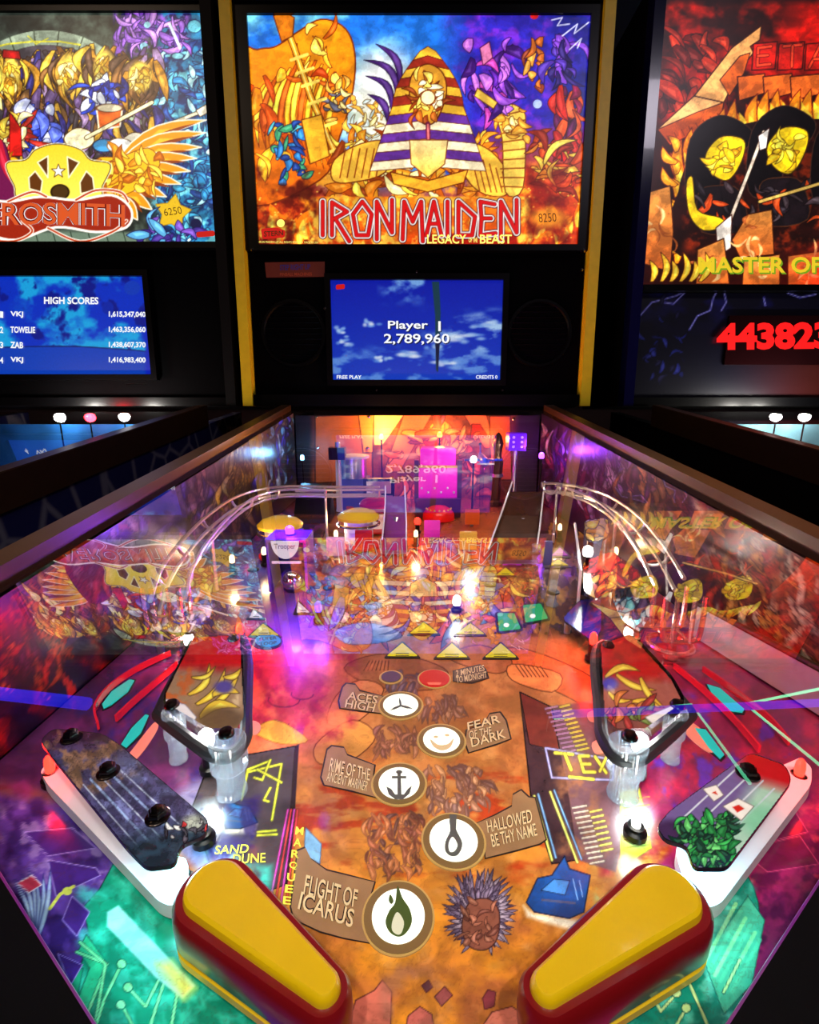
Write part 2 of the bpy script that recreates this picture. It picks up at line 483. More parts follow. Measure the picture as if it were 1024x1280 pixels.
# ------------------------------------------------------------------ lettering
_tc = {}
def text_geo(s, bold=.012, space=1.0):
    k = (s, bold, space)
    if k in _tc: return _tc[k]
    cu = bpy.data.curves.new('t', 'FONT'); cu.body = s; cu.offset = bold; cu.space_character = space; cu.resolution_u = 3
    ob = bpy.data.objects.new('t', cu); COL.objects.link(ob)
    dg = bpy.context.evaluated_depsgraph_get()
    me = bpy.data.meshes.new_from_object(ob.evaluated_get(dg))
    vs = np.array([v.co[:2] for v in me.vertices]); fs = [list(p.vertices) for p in me.polygons]
    bpy.data.objects.remove(ob); bpy.data.curves.remove(cu); bpy.data.meshes.remove(me)
    lo = vs.min(0); hi = vs.max(0); vs = (vs-lo)/(hi-lo)
    _tc[k] = (vs, fs); return _tc[k]
def text_mb(s, quad, place, bold=.012, space=1.0, arc=0):
    """quad: photo points bottom-left, bottom-right, top-right, top-left; place: (px,py)->point"""
    vs, fs = text_geo(s, bold, space); mb = MB()
    q = [Vector(p) for p in quad]; out = []
    for a, b in vs:
        p = q[0]*(1-a)*(1-b)+q[1]*a*(1-b)+q[2]*a*b+q[3]*(1-a)*b
        p = p - Vector((0, arc*4*a*(1-a)))
        out.append(place(p.x, p.y))
    return mb.add(out, fs)
def flat(mb, poly_px, place):
    n = len(poly_px)
    mb.add([place(p[0], p[1]) for p in poly_px], [list(range(n))])
    return mb
def flat_tri(poly_px, place):
    """flat print of any outline (triangulated)"""
    bm = bmesh.new(); vs = [bm.verts.new((p[0], -p[1], 0)) for p in poly_px]
    bm.faces.new(vs); bmesh.ops.triangulate(bm, faces=bm.faces[:])
    bm.verts.index_update()
    fs = [[v.index for v in f.verts] for f in bm.faces]; bm.free()
    return MB().add([place(p[0], p[1]) for p in poly_px], fs)
def PFP(w):
    return lambda x, y: pf(x, y, w)
def BBP(Y):
    return lambda x, y: bbp(x, y, Y)

# shared materials
M_BLACK = mat('black_cabinet_paint', (5, 4, 6), .6, noise=.3, spec=.15)
M_BLACKG = mat('black_gloss_plastic', (4, 4, 5), .3, spec=.25)
M_RAIL = mat('brown_powder_coated_rail', (74, 48, 28), .4, metal=.4, noise=.2)
M_YELLOWTRIM = mat('yellow_trim_vinyl', (248, 212, 30), .4, noise=.15)
M_CHROME = mat('chrome', (225, 225, 230), .12, metal=1)
M_STEEL = mat('brushed_steel', (190, 190, 195), .3, metal=1, noise=.12, nscale=200)
M_WIRE = mat('steel_wire', (245, 238, 228), .28, metal=.85)
M_DARKSCREW = mat('dark_screw_metal', (70, 62, 60), .22, metal=1)
M_RUBBER = mat('black_rubber', (14, 15, 22), .6)
M_REDRUB = mat('dark_red_rubber', (112, 8, 14), .32, coat=.4)
M_FLIP = mat('yellow_flipper_plastic', (208, 168, 4), .32, coat=.3, noise=.08)
M_CLEAR = clear_mat('clear_acrylic', (235, 240, 245), .02)
M_FLUTE = fluted_mat('clear_fluted_plastic', (225, 235, 245))
M_WHITEPL = mat('white_plastic', (235, 235, 235), .35)
M_REDPL = mat('red_plastic', (190, 15, 20), .3, coat=.3)

# ================================================================== the room
def struct(name, mb, m):
    me = mkmesh(name, mb.v, mb.f); o = bpy.data.objects.new(name, me); COL.objects.link(o); me.materials.append(m)
    o['kind'] = 'structure'; return o
M_WALL = mat('dark_red_wall_paint', (52, 22, 24), .8, noise=.25, nscale=8)
M_FLOOR = mat('dark_arcade_carpet', (26, 22, 34), .95, noise=.5, nscale=40)
M_CEIL = mat('black_ceiling_paint', (18, 15, 18), .9, noise=.2)
struct('floor', MB().box((-2.6,-2.2,-.06), (2.6,1.9,0)), M_FLOOR)
struct('ceiling', MB().box((-2.6,-2.2,2.75), (2.6,1.9,2.81)), M_CEIL)
struct('wall_back', MB().box((-2.6,1.9,0), (2.6,1.98,2.75)), M_WALL)
struct('wall_left', MB().box((-2.68,-2.2,0), (-2.6,1.98,2.75)), M_WALL)
struct('wall_right', MB().box((2.6,-2.2,0), (2.68,1.98,2.75)), M_WALL)
struct('wall_front', MB().box((-2.68,-2.28,0), (2.68,-2.2,2.75)), M_WALL)

# ================================================================== back glass prints
LETTERS = {'I': [[(.5,0),(.5,1)]], 'R': [[(.15,1),(.15,.02),(.85,.3),(.3,.5),(.95,1.18)]],
  'O': [[(.5,0),(.95,.38),(.78,1),(.22,1),(.05,.38),(.5,0)]], 'N': [[(.12,1.12),(.12,0),(.85,.92),(.85,-.05)]],
  'M': [[(.05,1.12),(.12,0),(.5,.6),(.88,0),(.95,1.18)]], 'A': [[(.05,1),(.5,0),(.95,1)],[(.25,.66),(.8,.66)]],
  'D': [[(.12,1),(.12,0),(.92,.45),(.78,1),(.12,1)]], 'E': [[(.92,.08),(.12,0),(.18,.5),(.72,.5)],[(.18,.5),(.12,1),(.98,.94)]]}
def title(a, spec, y0, y1, layers):
    for wd, col in layers:
        for ch, x0, x1 in spec:
            for st in LETTERS[ch]:
                a.stroke([(x0+(x1-x0)*p[0], y0+(y1-y0)*p[1]) for p in st], wd, col)

def paint_centre(a):
    X, Y = a.X, a.Y
    a.full(np.ones(a.shape), (30,110,215))
    n = fbm(X/38, Y/26); n2 = fbm(X/14+9, Y/14)
    a.full((n-.45)*5*np.clip((520-X)/60,0,1), (120,215,245))
    a.full(np.clip((X-545)/50,0,1), (45,35,170))
    a.full((n2-.48)*5*np.clip((X-545)/60,0,1), (105,40,190))
    a.full(np.clip((X-670)/40,0,1)*np.clip((n-.4)*4,0,1), (25,30,120))
    a.full(np.clip((Y-150)/70,0,1)*np.clip((X-570)/50,0,1), (215,70,20))
    a.full(np.clip((Y-160)/60,0,1)*np.clip((430-X)/50,0,1), (190,40,12))
    a.full(np.clip((Y-215)/40,0,1), (200,60,15))
    a.mottle(315,200,745,312,16,(255,170,30),.5,6,.8)
    a.mottle(315,215,420,312,12,(90,8,6),.5,6,.8); a.mottle(650,215,745,312,14,(120,15,8),.5,6,.7)
    a.ell(480,135,52,62,(255,250,215),soft=.7)
    a.ell(478,105,25,35,(255,255,250),soft=.8)
    # golden dune ridge on the upper left
    a.poly(spline([(300,75),(322,62),(345,58),(372,40),(402,24),(432,36),(444,70),(440,120),(425,170),(400,225),(300,250)],5,True), (240,150,20), (120,40,5), 2, grad=(225,95,10))
    for i in range(15):
        x = 315+i*8; a.leaf((x, 70+abs(i-9)*5), (x-18+i, 175+i*3), .12, 7, [(255,205,50),(205,85,10),(250,175,30)][i%3], (130,45,5), .9)
    a.swarm(370,36,425,100,9,[(255,195,45),(215,90,12),(255,225,90),(170,50,8)],22,7,(110,30,5),seed=4)
    a.swarm(312,80,360,220,9,[(255,190,40),(200,70,10),(235,130,15)],26,9,(120,35,5),ang=1.5,spread=.5,seed=5)
    # teal and blue figures in the left middle, generic folds
    a.swarm(342,145,378,228,18,[(40,120,190),(90,200,210),(25,60,140),(60,160,110)],14,6,(10,20,60),seed=6)
    a.swarm(410,105,436,155,14,[(230,200,120),(120,150,140),(90,90,110),(250,170,60)],13,5,(50,25,15),seed=7)
    a.swarm(440,120,480,175,20,[(250,235,150),(200,220,210),(240,170,60)],12,4,(120,80,40),seed=8)
    # dark plumes reaching up from the left
    for p0,p1,b in [((500,105),(470,55),.2),((497,120),(455,75),.25),((490,135),(457,95),.25),((485,150),(460,118),.2)]:
        a.leaf(p0,p1,b,9,(70,35,110),(25,5,45),1.1)
    # staff
    a.stroke([(352,18),(368,60),(388,120),(442,243)],9,(120,50,5)); a.stroke([(352,18),(368,60),(388,120),(442,243)],6,(235,160,35)); a.stroke([(353,20),(367,58),(387,118),(441,241)],1.6,(255,230,120))
    a.poly([(342,20),(352,12),(368,22),(366,45),(352,52)], (225,120,20),(110,40,5),1.5)
    for y in (75,92,108,130,160,190): a.stroke([(362+(y-70)*.42,y),(382+(y-70)*.42,y-7)],4,(255,215,90))
    a.poly([(377,150),(402,143),(412,195),(388,205)], (240,170,40),(110,45,5),1.4)
    # golden shoulders, folds
    a.swarm(420,175,620,245,60,[(255,215,70),(240,150,30),(255,240,160),(195,85,15),(225,120,20),(150,55,10)],24,8,(105,35,5),seed=9)
    a.poly(spline([(418,200),(450,180),(485,178),(482,215),(440,228),(416,225)],4,True),(250,190,60),(110,40,5),1.5)
    a.poly(spline([(585,180),(615,190),(640,225),(630,245),(600,240),(580,215)],4,True),(250,190,60),(110,40,5),1.5)
    for k in range(6): a.stroke([(425+k*9,222),(432+k*9,186)],1.6,(150,60,10))
    for k in range(6): a.stroke([(588+k*8,190+k*5),(600+k*7,240)],1.6,(150,60,10))
    # striped bell-shaped cloth in the middle
    for k in range(13):
        t0, t1 = k/13, (k+1)/13
        def ed(t): 
            y = 60+t*150; hw = 10+34*math.sin(min(1,t*2.2)*math.pi/2)+ (t>.45)*(t-.45)*52
            return y, hw
        y0,h0 = ed(t0); y1,h1 = ed(t1)
        c = [(245,185,50),(150,40,25)] if k < 7 else [(255,235,190),(95,45,140)]
        cc = c[k%2]
        a.poly([(535-h0,y0+4),(535,y0-2),(535+h0,y0+4),(535+h1,y1+4),(535,y1-2),(535-h1,y1+4)],cc,(90,25,10),.9)
    a.poly(spline([(516,92),(535,80),(554,92),(558,118),(547,148),(535,156),(523,148),(512,118)],5,True),(235,160,45),(95,30,8),1.6)
    a.swarm(520,95,550,145,26,[(255,220,90),(200,100,25),(255,245,190),(150,60,15)],12,5,(90,30,8),seed=10)
    a.ell(535,122,9,9,(255,240,170),ol=(120,40,10),ow=1.5)
    a.stroke([(535,155),(536,188)],6,(110,25,60)); a.stroke([(535,156),(536,186)],2.5,(240,120,120))
    a.poly([(512,175),(560,175),(556,205),(535,222),(514,205)],(255,225,150),(120,50,10),1.3,grad=(250,190,70))
    a.poly([(488,215),(535,226),(585,212),(580,228),(535,240),(492,230)],(235,165,40),(100,35,5),1.4)
    # golden pillar with wraps right of the middle
    a.poly(spline([(622,150),(626,136),(640,130),(655,140),(657,160),(654,235),(632,240),(628,175)],4,True),(250,205,80),(110,45,5),1.5)
    for k in range(9): a.stroke([(626,145+k*11),(656,138+k*12)],1.8,(150,70,10))
    a.swarm(624,132,656,170,14,[(255,235,140),(225,150,40)],12,6,(110,45,5),seed=12)
    # violet cloaks and red robes, upper right
    a.swarm(585,45,640,135,26,[(150,70,210),(90,30,160),(200,110,230),(60,20,110),(190,60,160)],24,8,(30,5,60),ang=1.2,spread=.9,seed=13)
    a.poly([(600,60),(612,52),(616,72),(604,82)],(225,120,170),(70,10,60),1.2)
    a.poly([(597,110),(622,128),(617,136),(593,120)],(240,190,70),(90,40,10),1.2)
    a.swarm(692,100,720,180,18,[(200,35,25),(130,15,60),(225,80,30),(90,15,70)],26,8,(50,5,15),ang=1.5,spread=.5,seed=14)
    a.swarm(660,45,680,110,10,[(235,160,60),(205,100,30),(130,50,30)],16,6,(60,20,10),ang=1.5,spread=.6,seed=15)
    a.swarm(690,40,718,95,12,[(70,40,150),(120,60,190),(35,20,90)],22,7,(15,5,50),ang=1.3,spread=.7,seed=16)
    a.swarm(660,180,730,240,22,[(230,120,25),(255,190,60),(190,60,15),(150,35,15)],20,7,(80,20,5),seed=17)
    a.leaf((680,205),(722,175),-.2,9,(255,215,80),(90,40,5),1.1)
    a.ell(672,130,6,6,(170,190,255),ol=(60,40,120)); a.ell(668,20,5,4,(220,30,30))
    for pts in [[(690,25),(703,22),(697,32),(712,30)],[(703,45),(722,30),(718,42),(736,28)],[(712,62),(727,48),(722,60)]]: a.stroke(pts,1.6,(215,215,255))
    # lava, sparks and title flames
    a.flames([(320+i*9,300-(i%3)*6) for i in range(9)]+[(660+i*9,300-(i%4)*7) for i in range(9)],26,[(255,120,15),(255,205,60)])
    r = random.Random(5)
    for _ in range(80): a.ell(r.choice([r.uniform(316,400),r.uniform(660,738)]),r.uniform(215,300),1.2,.9,(255,190,70))
    a.poly([(393,246),(655,246),(664,262),(650,306),(530,308),(395,296),(384,270)],(235,120,20),grad=(215,60,10))
    a.mottle(384,244,664,308,11,(255,205,70),.46,6,.85,4)
    sp = [('I',398,409),('R',411,438),('O',440,466),('N',468,494),('M',502,530),('A',532,553),('I',554,565),('D',570,596),('E',598,620),('N',623,650)]
    a.mottle(312,205,400,312,20,(70,6,6),.40,5,.85,6); a.mottle(655,205,745,312,20,(110,12,8),.42,5,.8,6)
    a.poly([(528,292),(646,292),(648,307),(526,307)],(150,24,8),soft=3)
    a.ell(685,272,22,12,(226,130,30),soft=.5)
    a.ink(12,(90,20,6),.012,.12,.16)
    title(a, sp, 252, 294, [(10.5,(60,5,5)),(8.2,(250,245,240)),(5.6,(70,5,5)),(4.4,(200,18,20))])

def paint_left(a):
    X, Y = a.X, a.Y
    a.full(np.ones(a.shape), (62,72,62))
    a.mottle(-180,10,290,310,22,(22,26,24),.45,5,.8)
    a.ell(58,150,120,112,(150,165,140)); a.ell(58,152,104,96,(70,62,70))
    for k in range(12):
        an = math.pi*(k+.5)/12; a.stroke([(58-104*math.cos(an),152-96*math.sin(an)),(58-121*math.cos(an),150-113*math.sin(an))],1.5,(60,70,55))
    a.stroke([(-20,62),(10,55),(40,52),(75,52),(100,56)],2.2,(235,225,60)); a.stroke([(35,45),(45,55),(60,48)],1.6,(235,225,60))
    # teal column of curls on the right, violet above
    a.full(np.clip((X-188)/14,0,1), (35,120,165))
    a.mottle(185,15,285,305,9,(10,40,95),.5,7,.9,3); a.mottle(185,60,285,305,12,(120,215,225),.56,8,.9,3)
    a.mottle(140,15,240,72,9,(140,80,190),.42,6,.95,6); a.mottle(140,15,240,72,7,(20,15,70),.56,8,.9,3)
    a.swarm(196,60,264,300,120,[(90,190,215),(35,120,170),(20,60,130),(165,225,235),(50,150,190)],16,5,(8,25,70),seed=21)
    a.swarm(150,20,235,60,22,[(150,90,200),(95,50,150),(190,130,225)],22,6,(25,10,70),seed=22)
    a.ell(243,33,9,8,(110,210,230),ol=(10,40,90)); a.ell(184,31,4,4,(160,230,240)); a.ell(180,58,5,5,(150,215,235))
    a.stroke([(212,30),(225,60)],3.5,(225,240,245)); a.stroke([(208,70),(232,66)],3,(130,220,230)); a.ell(222,70,8,4,(140,220,230),ol=(10,40,90))
    # wide folds of gold, brown, violet and blue (generic group on stage)
    a.swarm(-170,60,60,190,110,[(235,185,50),(150,95,35),(120,70,30),(95,60,110),(250,225,140),(60,45,40)],34,9,(40,20,8),ang=1.6,spread=.35,seed=23)
    a.swarm(20,58,195,190,120,[(200,150,45),(110,75,40),(90,65,110),(60,50,55),(150,120,160),(45,40,110)],32,8,(35,18,10),ang=1.55,spread=.4,seed=24)
    for cx,cy,rx,ry in [(14,95,11,24),(85,90,12,24),(131,84,14,22),(175,96,15,20),(-70,95,12,24),(-120,92,13,22)]:
        a.swarm(cx-rx-8,cy-ry-8,cx+rx+4,cy-ry*.3,16,[(190,130,35),(120,75,30),(235,190,60),(90,60,40)],34,7,(50,28,8),ang=1.57,spread=.35,seed=int(cx+500))
        a.ell(cx,cy,rx*.95,ry*.95,(248,212,84),soft=.22)
        a.swarm(cx-rx*.6,cy-ry*.7,cx+rx*.5,cy+ry*.5,12,[(255,240,150),(225,175,45),(205,140,30),(250,205,70)],12,5,(120,75,12),ow=.8,ang=1.5,spread=.8,seed=int(cx+300))
    a.poly([(4,62),(24,64),(26,74),(3,72)],(190,25,25),(60,5,5))
    a.swarm(28,120,66,178,22,[(35,60,190),(90,110,225),(200,205,240)],20,9,(10,10,60),ang=1.5,spread=.5,seed=25)
    a.swarm(112,105,150,130,16,[(40,70,200),(230,235,245),(20,30,120)],16,8,(10,10,50),seed=26)
    a.poly([(121,138),(153,134),(150,158),(124,162)],(225,95,25),(250,235,200),2); a.ell(137,135,17,5,(235,220,180),ol=(90,40,10))
    a.swarm(-5,150,40,195,20,[(250,235,170),(230,190,60),(190,40,30)],22,8,(60,20,10),seed=27)
    a.poly([(12,140),(26,160),(28,195),(12,195)],(200,25,20),(70,5,5))
    # two long instruments as pale diagonals
    a.poly(spline([(80,172),(95,160),(112,164),(118,176),(106,186),(88,184)],4,True),(255,240,190),(90,55,20),1.2)
    a.stroke([(108,172),(190,128)],6,(60,35,20)); a.stroke([(108,172),(190,128)],4,(250,235,180))
    a.poly(spline([(150,180),(165,166),(182,170),(184,184),(168,192)],4,True),(255,245,215),(90,55,20),1.2)
    a.stroke([(180,168),(262,135)],5.5,(50,40,30)); a.stroke([(180,168),(262,135)],3.5,(235,225,190))
    a.poly([(245,138),(262,128),(266,138),(250,146)],(240,230,200),(60,40,20))
    a.ell(130,182,14,8,(60,140,190),ol=(20,30,60)); a.ell(150,182,16,9,(250,245,235),ol=(120,90,60))
    a.ink(10,(30,18,20),.014,.16,.22)
    # wings
    def wing(sg):
        m = lambda x: 72+sg*(x-72)
        for (x,y) in [(258,150),(257,166),(252,184),(246,198),(238,214),(226,230),(208,246),(190,262),(172,275)]:
            a.leaf((m(140),228+ (y-200)*.25),(m(x),y),-.12*sg,17,(235,150,20),(250,240,215),1.6)
            a.leaf((m(150),229+ (y-200)*.25),(m(x-12),y+4),-.1*sg,7,(140,55,8))
        a.poly(spline([(m(120),200),(m(150),196),(m(185),185),(m(200),205),(m(180),230),(m(150),245),(m(120),240)],4,True),(245,190,30),(140,70,5),1)
        a.swarm(min(m(125),m(195)),198,max(m(125),m(195)),240,26,[(255,220,70),(225,140,20),(190,95,10)],16,6,(140,70,8),seed=28+sg)
    wing(1); wing(-1)
    a.poly(spline([(-40,160),(2,175),(14,205),(30,235),(38,248),(-40,250)],4,True),(110,20,70),(60,5,30),1.5); a.leaf((0,175),(28,240),.1,10,(190,25,50))
    # arch emblem with star
    a.poly(spline([(8,205),(32,200),(45,187),(72,180),(100,187),(113,200),(138,206),(128,232),(118,250),(30,250),(18,232)],5,True),(250,205,40),(255,245,205),3)
    a.poly(spline([(8,205),(32,200),(45,187),(72,180),(100,187),(113,200),(138,206),(128,232),(118,250),(30,250),(18,232)],5,True),(250,205,40),(60,40,5),1.1,grad=(255,235,90))
    for pts in [[(47,203),(60,195),(60,222)],[(84,196),(99,203),(86,222)],[(36,222),(44,214),(53,226),(51,240),(37,236)],[(108,214),(116,222),(118,238),(101,242),(100,228)]]:
        a.poly(pts,(95,50,12),(255,245,200),1.6)
    a.ell(75,240,11,9,(70,45,15),ol=(40,25,5),ow=2)
    st = [(73+9*(1 if k%2==0 else .42)*math.sin(k*math.pi/5), 214-9*(1 if k%2==0 else .42)*math.cos(k*math.pi/5)) for k in range(10)]
    a.poly(st,(255,250,235),(90,60,10),1.1)
    # stone floor and scroll plate for the lettering
    a.full(np.clip((Y-288)/4,0,1)*(X<182), (105,125,105)); 
    for k in range(-9,10): a.stroke([(k*22,290),(k*22+5,308)],1.2,(40,55,40))
    a.poly(spline([(-60,262),(-35,248),(10,252),(50,246),(95,250),(140,244),(164,262),(158,284),(120,290),(70,284),(20,300),(-20,292),(-55,288)],5,True),(150,35,15),(255,250,235),3)
    for pts in [[(-50,290),(10,302),(40,290),(28,276)],[(60,285),(100,302),(140,290),(158,276)],[(95,250),(120,238),(150,240),(160,252)],[(10,252),(40,240),(58,246)]]:
        a.stroke(spline([p+(0,) for p in pts],6),4.5,(255,250,235)); a.stroke(spline([p+(0,) for p in pts],6),2.4,(185,60,20))
    st = [(216+24*(1 if k%2==0 else .58)*math.sin(k*math.pi/5+.15), 266-24*(1 if k%2==0 else .58)*math.cos(k*math.pi/5+.15)) for k in range(10)]
    a.poly(st,(222,178,30),(150,110,10),.8)
    a.ell(245,280,7,7,(15,20,60)); a.swarm(185,286,235,303,12,[(120,80,190),(90,170,215),(60,40,130)],18,7,(20,10,70),seed=30)

def paint_right(a):
    X, Y = a.X, a.Y
    a.full(np.ones(a.shape), (38,6,4))
    n = fbm(X/30, Y/24)
    a.full((n-.42)*4*np.clip((200-Y)/90,0,1)*np.clip((X-815)/20,0,1), (175,18,6))
    a.full(np.clip((X-960)/60,0,1)*np.clip((120-Y)/60,0,1)*.8, (200,15,5))
    a.swarm(820,30,900,140,26,[(120,20,8),(170,35,12),(80,8,4)],26,10,(30,2,2),ang=1,spread=.6,seed=41)
    a.full(np.clip((X-990)/40,0,1)*np.clip((Y-150)/60,0,1), (215,55,8))
    # stone block letters, big slanted stroke on the left
    a.poly([(822,162),(868,120),(905,128),(902,148),(838,182)],(215,95,25),(40,8,2),1.6,grad=(185,60,12))
    a.poly([(822,162),(868,120),(905,128),(872,140)],(245,175,105),(60,15,4),1.1)
    a.poly([(868,120),(915,60),(952,32),(950,50),(938,58),(942,66),(925,88),(905,128)],(240,165,90),(50,12,3),1.6)
    a.poly([(900,100),(925,70),(938,66),(930,92),(912,120)],(205,85,22),(50,12,3),1.2)
    for k in range(8): a.stroke([(834+k*9,170-k*4),(838+k*9,178-k*4)],1.1,(110,35,8))
    for x0,x1 in [(942,972),(974,1006),(1008,1046),(1048,1078),(1080,1112)]:
        a.poly([(x0,55),(x1,52),(x1-3,86),(x0-2,88)],(190,22,12),(45,4,2),1.6)
        a.poly([(x0-20,96),(x1-16,92),(x1-14,116),(x0-18,126)],(220,95,28),(45,8,2),1.5)
    # "E T A" cut into the red blocks
    for pts in [[(964,58),(948,60),(947,82),(963,80)],[(948,70),(960,69)],[(980,58),(1002,56)],[(991,58),(990,83)],[(1012,84),(1026,56),(1040,83)],[(1018,74),(1034,73)],[(1054,57),(1053,82),(1072,81)],[(1086,57),(1085,82),(1106,81)]]:
        a.stroke(pts,4.6,(60,5,3)); a.stroke(pts,2.8,(240,60,30))
    # arch of flames
    arch = [(842+i*9, 205-70*math.sin(min(1,i/15)*math.pi/2)+ (max(0,i-16))*0) for i in range(30)]
    for i,(x,y) in enumerate(arch):
        a.leaf((x+6,y+34),(x-4+(i%3)*5,y-14-(i%2)*10),.15*(-1)**i,16,(240,130,15),(120,25,3),1.2)
    for i,(x,y) in enumerate(arch): a.leaf((x+8,y+36),(x+1+(i%3)*3,y-2-(i%2)*6),.1,10,(255,205,50))
    for i in range(11): a.leaf((846,330-i*14),(836-(i%2)*8,300-i*13),.2*(-1)**i,11,(240,150,20),(110,25,3),1)
    a.poly(spline([(850,320),(848,240),(870,190),(930,155),(990,150),(1060,150),(1120,170),(1120,320)],4,True),(32,8,6))
    a.mottle(850,160,1120,320,14,(150,40,10),.52,6,.7)
    # generic yellow-faced shapes with black hair masses, no faces
    for cx,cy,rx,ry,bx in [(906,194,27,34,-10),(984,184,28,36,-6),(1064,192,28,36,6)]:
        a.poly(spline([(cx-rx-16,cy-20),(cx-6,cy-ry-16),(cx+rx+6,cy-ry+2),(cx+rx,cy-8),(cx,cy+10),(cx-12,cy+60),(cx-rx-20,cy+55)],5,True),(10,6,8),(70,40,30),1)
        a.poly(spline([(cx-rx*.7,cy-ry*.3),(cx-2,cy-ry*.7),(cx+rx*.9,cy-ry*.55),(cx+rx*.8,cy+ry*.2),(cx+rx*.2,cy+ry*.9),(cx-rx*.5,cy+ry*.75),(cx-rx*.9,cy+ry*.2)],5,True),(248,205,20),(60,35,4),1.5)
        a.swarm(cx-rx*.45,cy-ry*.35,cx+rx*.4,cy+ry*.5,13,[(255,230,60),(235,180,15),(190,130,10)],13,6,(90,60,5),ow=.9,seed=cx)
        a.poly(spline([(cx-rx-6,cy+48),(cx-10,cy+38),(cx+18,cy+44),(cx+26,cy+90),(cx-28,cy+96)],4,True),(22,14,18),(80,40,20),1.1)
        a.swarm(cx-rx,cy+45,cx+rx,cy+95,10,[(60,45,50),(30,22,28),(190,60,15)],20,6,(10,5,5),seed=cx+1)
    a.poly(spline([(858,230),(866,222),(872,262),(900,272),(908,282),(880,288),(862,268)],4,True),(245,200,25),(60,35,4),1.3)
    a.stroke([(905,295),(940,205),(955,165)],6,(30,18,14)); a.stroke([(905,295),(940,205),(955,165)],3.6,(240,215,190)); a.poly([(895,285),(915,268),(914,310),(898,320)],(240,225,210),(60,20,15),1.3); a.poly([(948,170),(962,160),(958,185),(950,188)],(245,235,225),(50,20,15),1)
    a.stroke([(950,252),(1030,228),(1090,205)],6,(30,18,10)); a.stroke([(950,252),(1030,228),(1090,205)],3.4,(235,190,90))
    # stone blocks low
    for b in [[(812,240),(838,232),(842,290),(838,340),(806,330)],[(872,312),(905,298),(912,355),(870,355)],[(915,300),(935,268),(965,262),(968,318),(925,322)],[(930,325),(975,318),(975,356),(928,356)],[(985,320),(1040,312),(1045,356),(985,356)],[(1050,300),(1110,290),(1115,356),(1050,356)]]:
        a.poly(b,(225,140,60),(50,14,4),1.5,grad=(200,90,30)); 
        cx = sum(p[0] for p in b)/len(b); cy = sum(p[1] for p in b)/len(b); a.swarm(cx-12,cy-16,cx+12,cy+16,5,[(170,80,30),(245,180,110)],16,3,None,seed=int(cx))
    a.full(np.clip((X-970)/60,0,1)*np.clip((Y-300)/25,0,1)*.7,(220,25,8))
    for i in range(6): a.leaf((815+i*12,352),(812+i*14,325-(i%2)*10),.2,9,(240,180,40),(70,20,3),1)
    a.full(np.clip((8-Y)/10,0,1),(20,4,4)); a.ink(12,(30,4,2),.014,.15,.22)

def paint_sky_screen(a):
    X, Y = a.X, a.Y
    a.full(np.ones(a.shape),(8,28,170)); a.full(np.clip((Y-350)/125,0,1)*.8,(20,70,200))
    n = fbm(X/26,Y/11,5)
    a.full((n-.5)*7*np.clip((X-520)/60,0,1)*np.clip(1-abs(Y-425)/45,0,1),(170,205,245))
    a.full((n-.5)*6*np.clip((Y-425)/30,0,1),(90,140,225))
    a.full((fbm(X/20+4,Y/14)-.45)*5*np.clip(1-((X-510)/40)**2,0,1)*np.clip((385-Y)/25,0,1),(120,170,235))
    for x,y,rx in [(463,405,9),(426,412,8),(432,428,9),(478,448,10),(510,442,16),(545,432,14),(585,422,22),(610,405,16),(560,455,18)]:
        rr = random.Random(x)
        for _ in range(9): a.ell(x+rr.gauss(0,rx*.5),y+rr.gauss(0,2.2),rx*rr.uniform(.2,.45),rr.uniform(1.2,2.6),rr.choice([(120,165,235),(170,205,245),(235,244,255)]),soft=.8,op=.75)
    a.poly([(540,352),(549,352),(551,392),(548,465),(545,463),(544,395)],(22,62,78))
    a.poly([(544,430),(550,430),(547,466)],(12,25,60))
def paint_score_screen(a):
    X, Y = a.X, a.Y
    a.full(np.ones(a.shape),(6,50,200))
    n = fbm(X/34,Y/28,5)
    a.full((n-.44)*6,(25,170,235)); a.full((fbm(X/16+7,Y/16)-.56)*9,(10,25,140))
    a.ell(165,360,10,9,(15,60,190)); a.ell(135,385,7,8,(10,40,170)); a.ell(25,385,14,12,(10,60,200),op=.6)
    a.poly(spline([(-170,440),(-60,436),(60,433),(130,435),(200,444),(200,475),(-170,475)],6,True),(10,65,190),(8,30,110),1.5)
    a.full(np.clip((X-180)/4,0,1),(8,35,190))

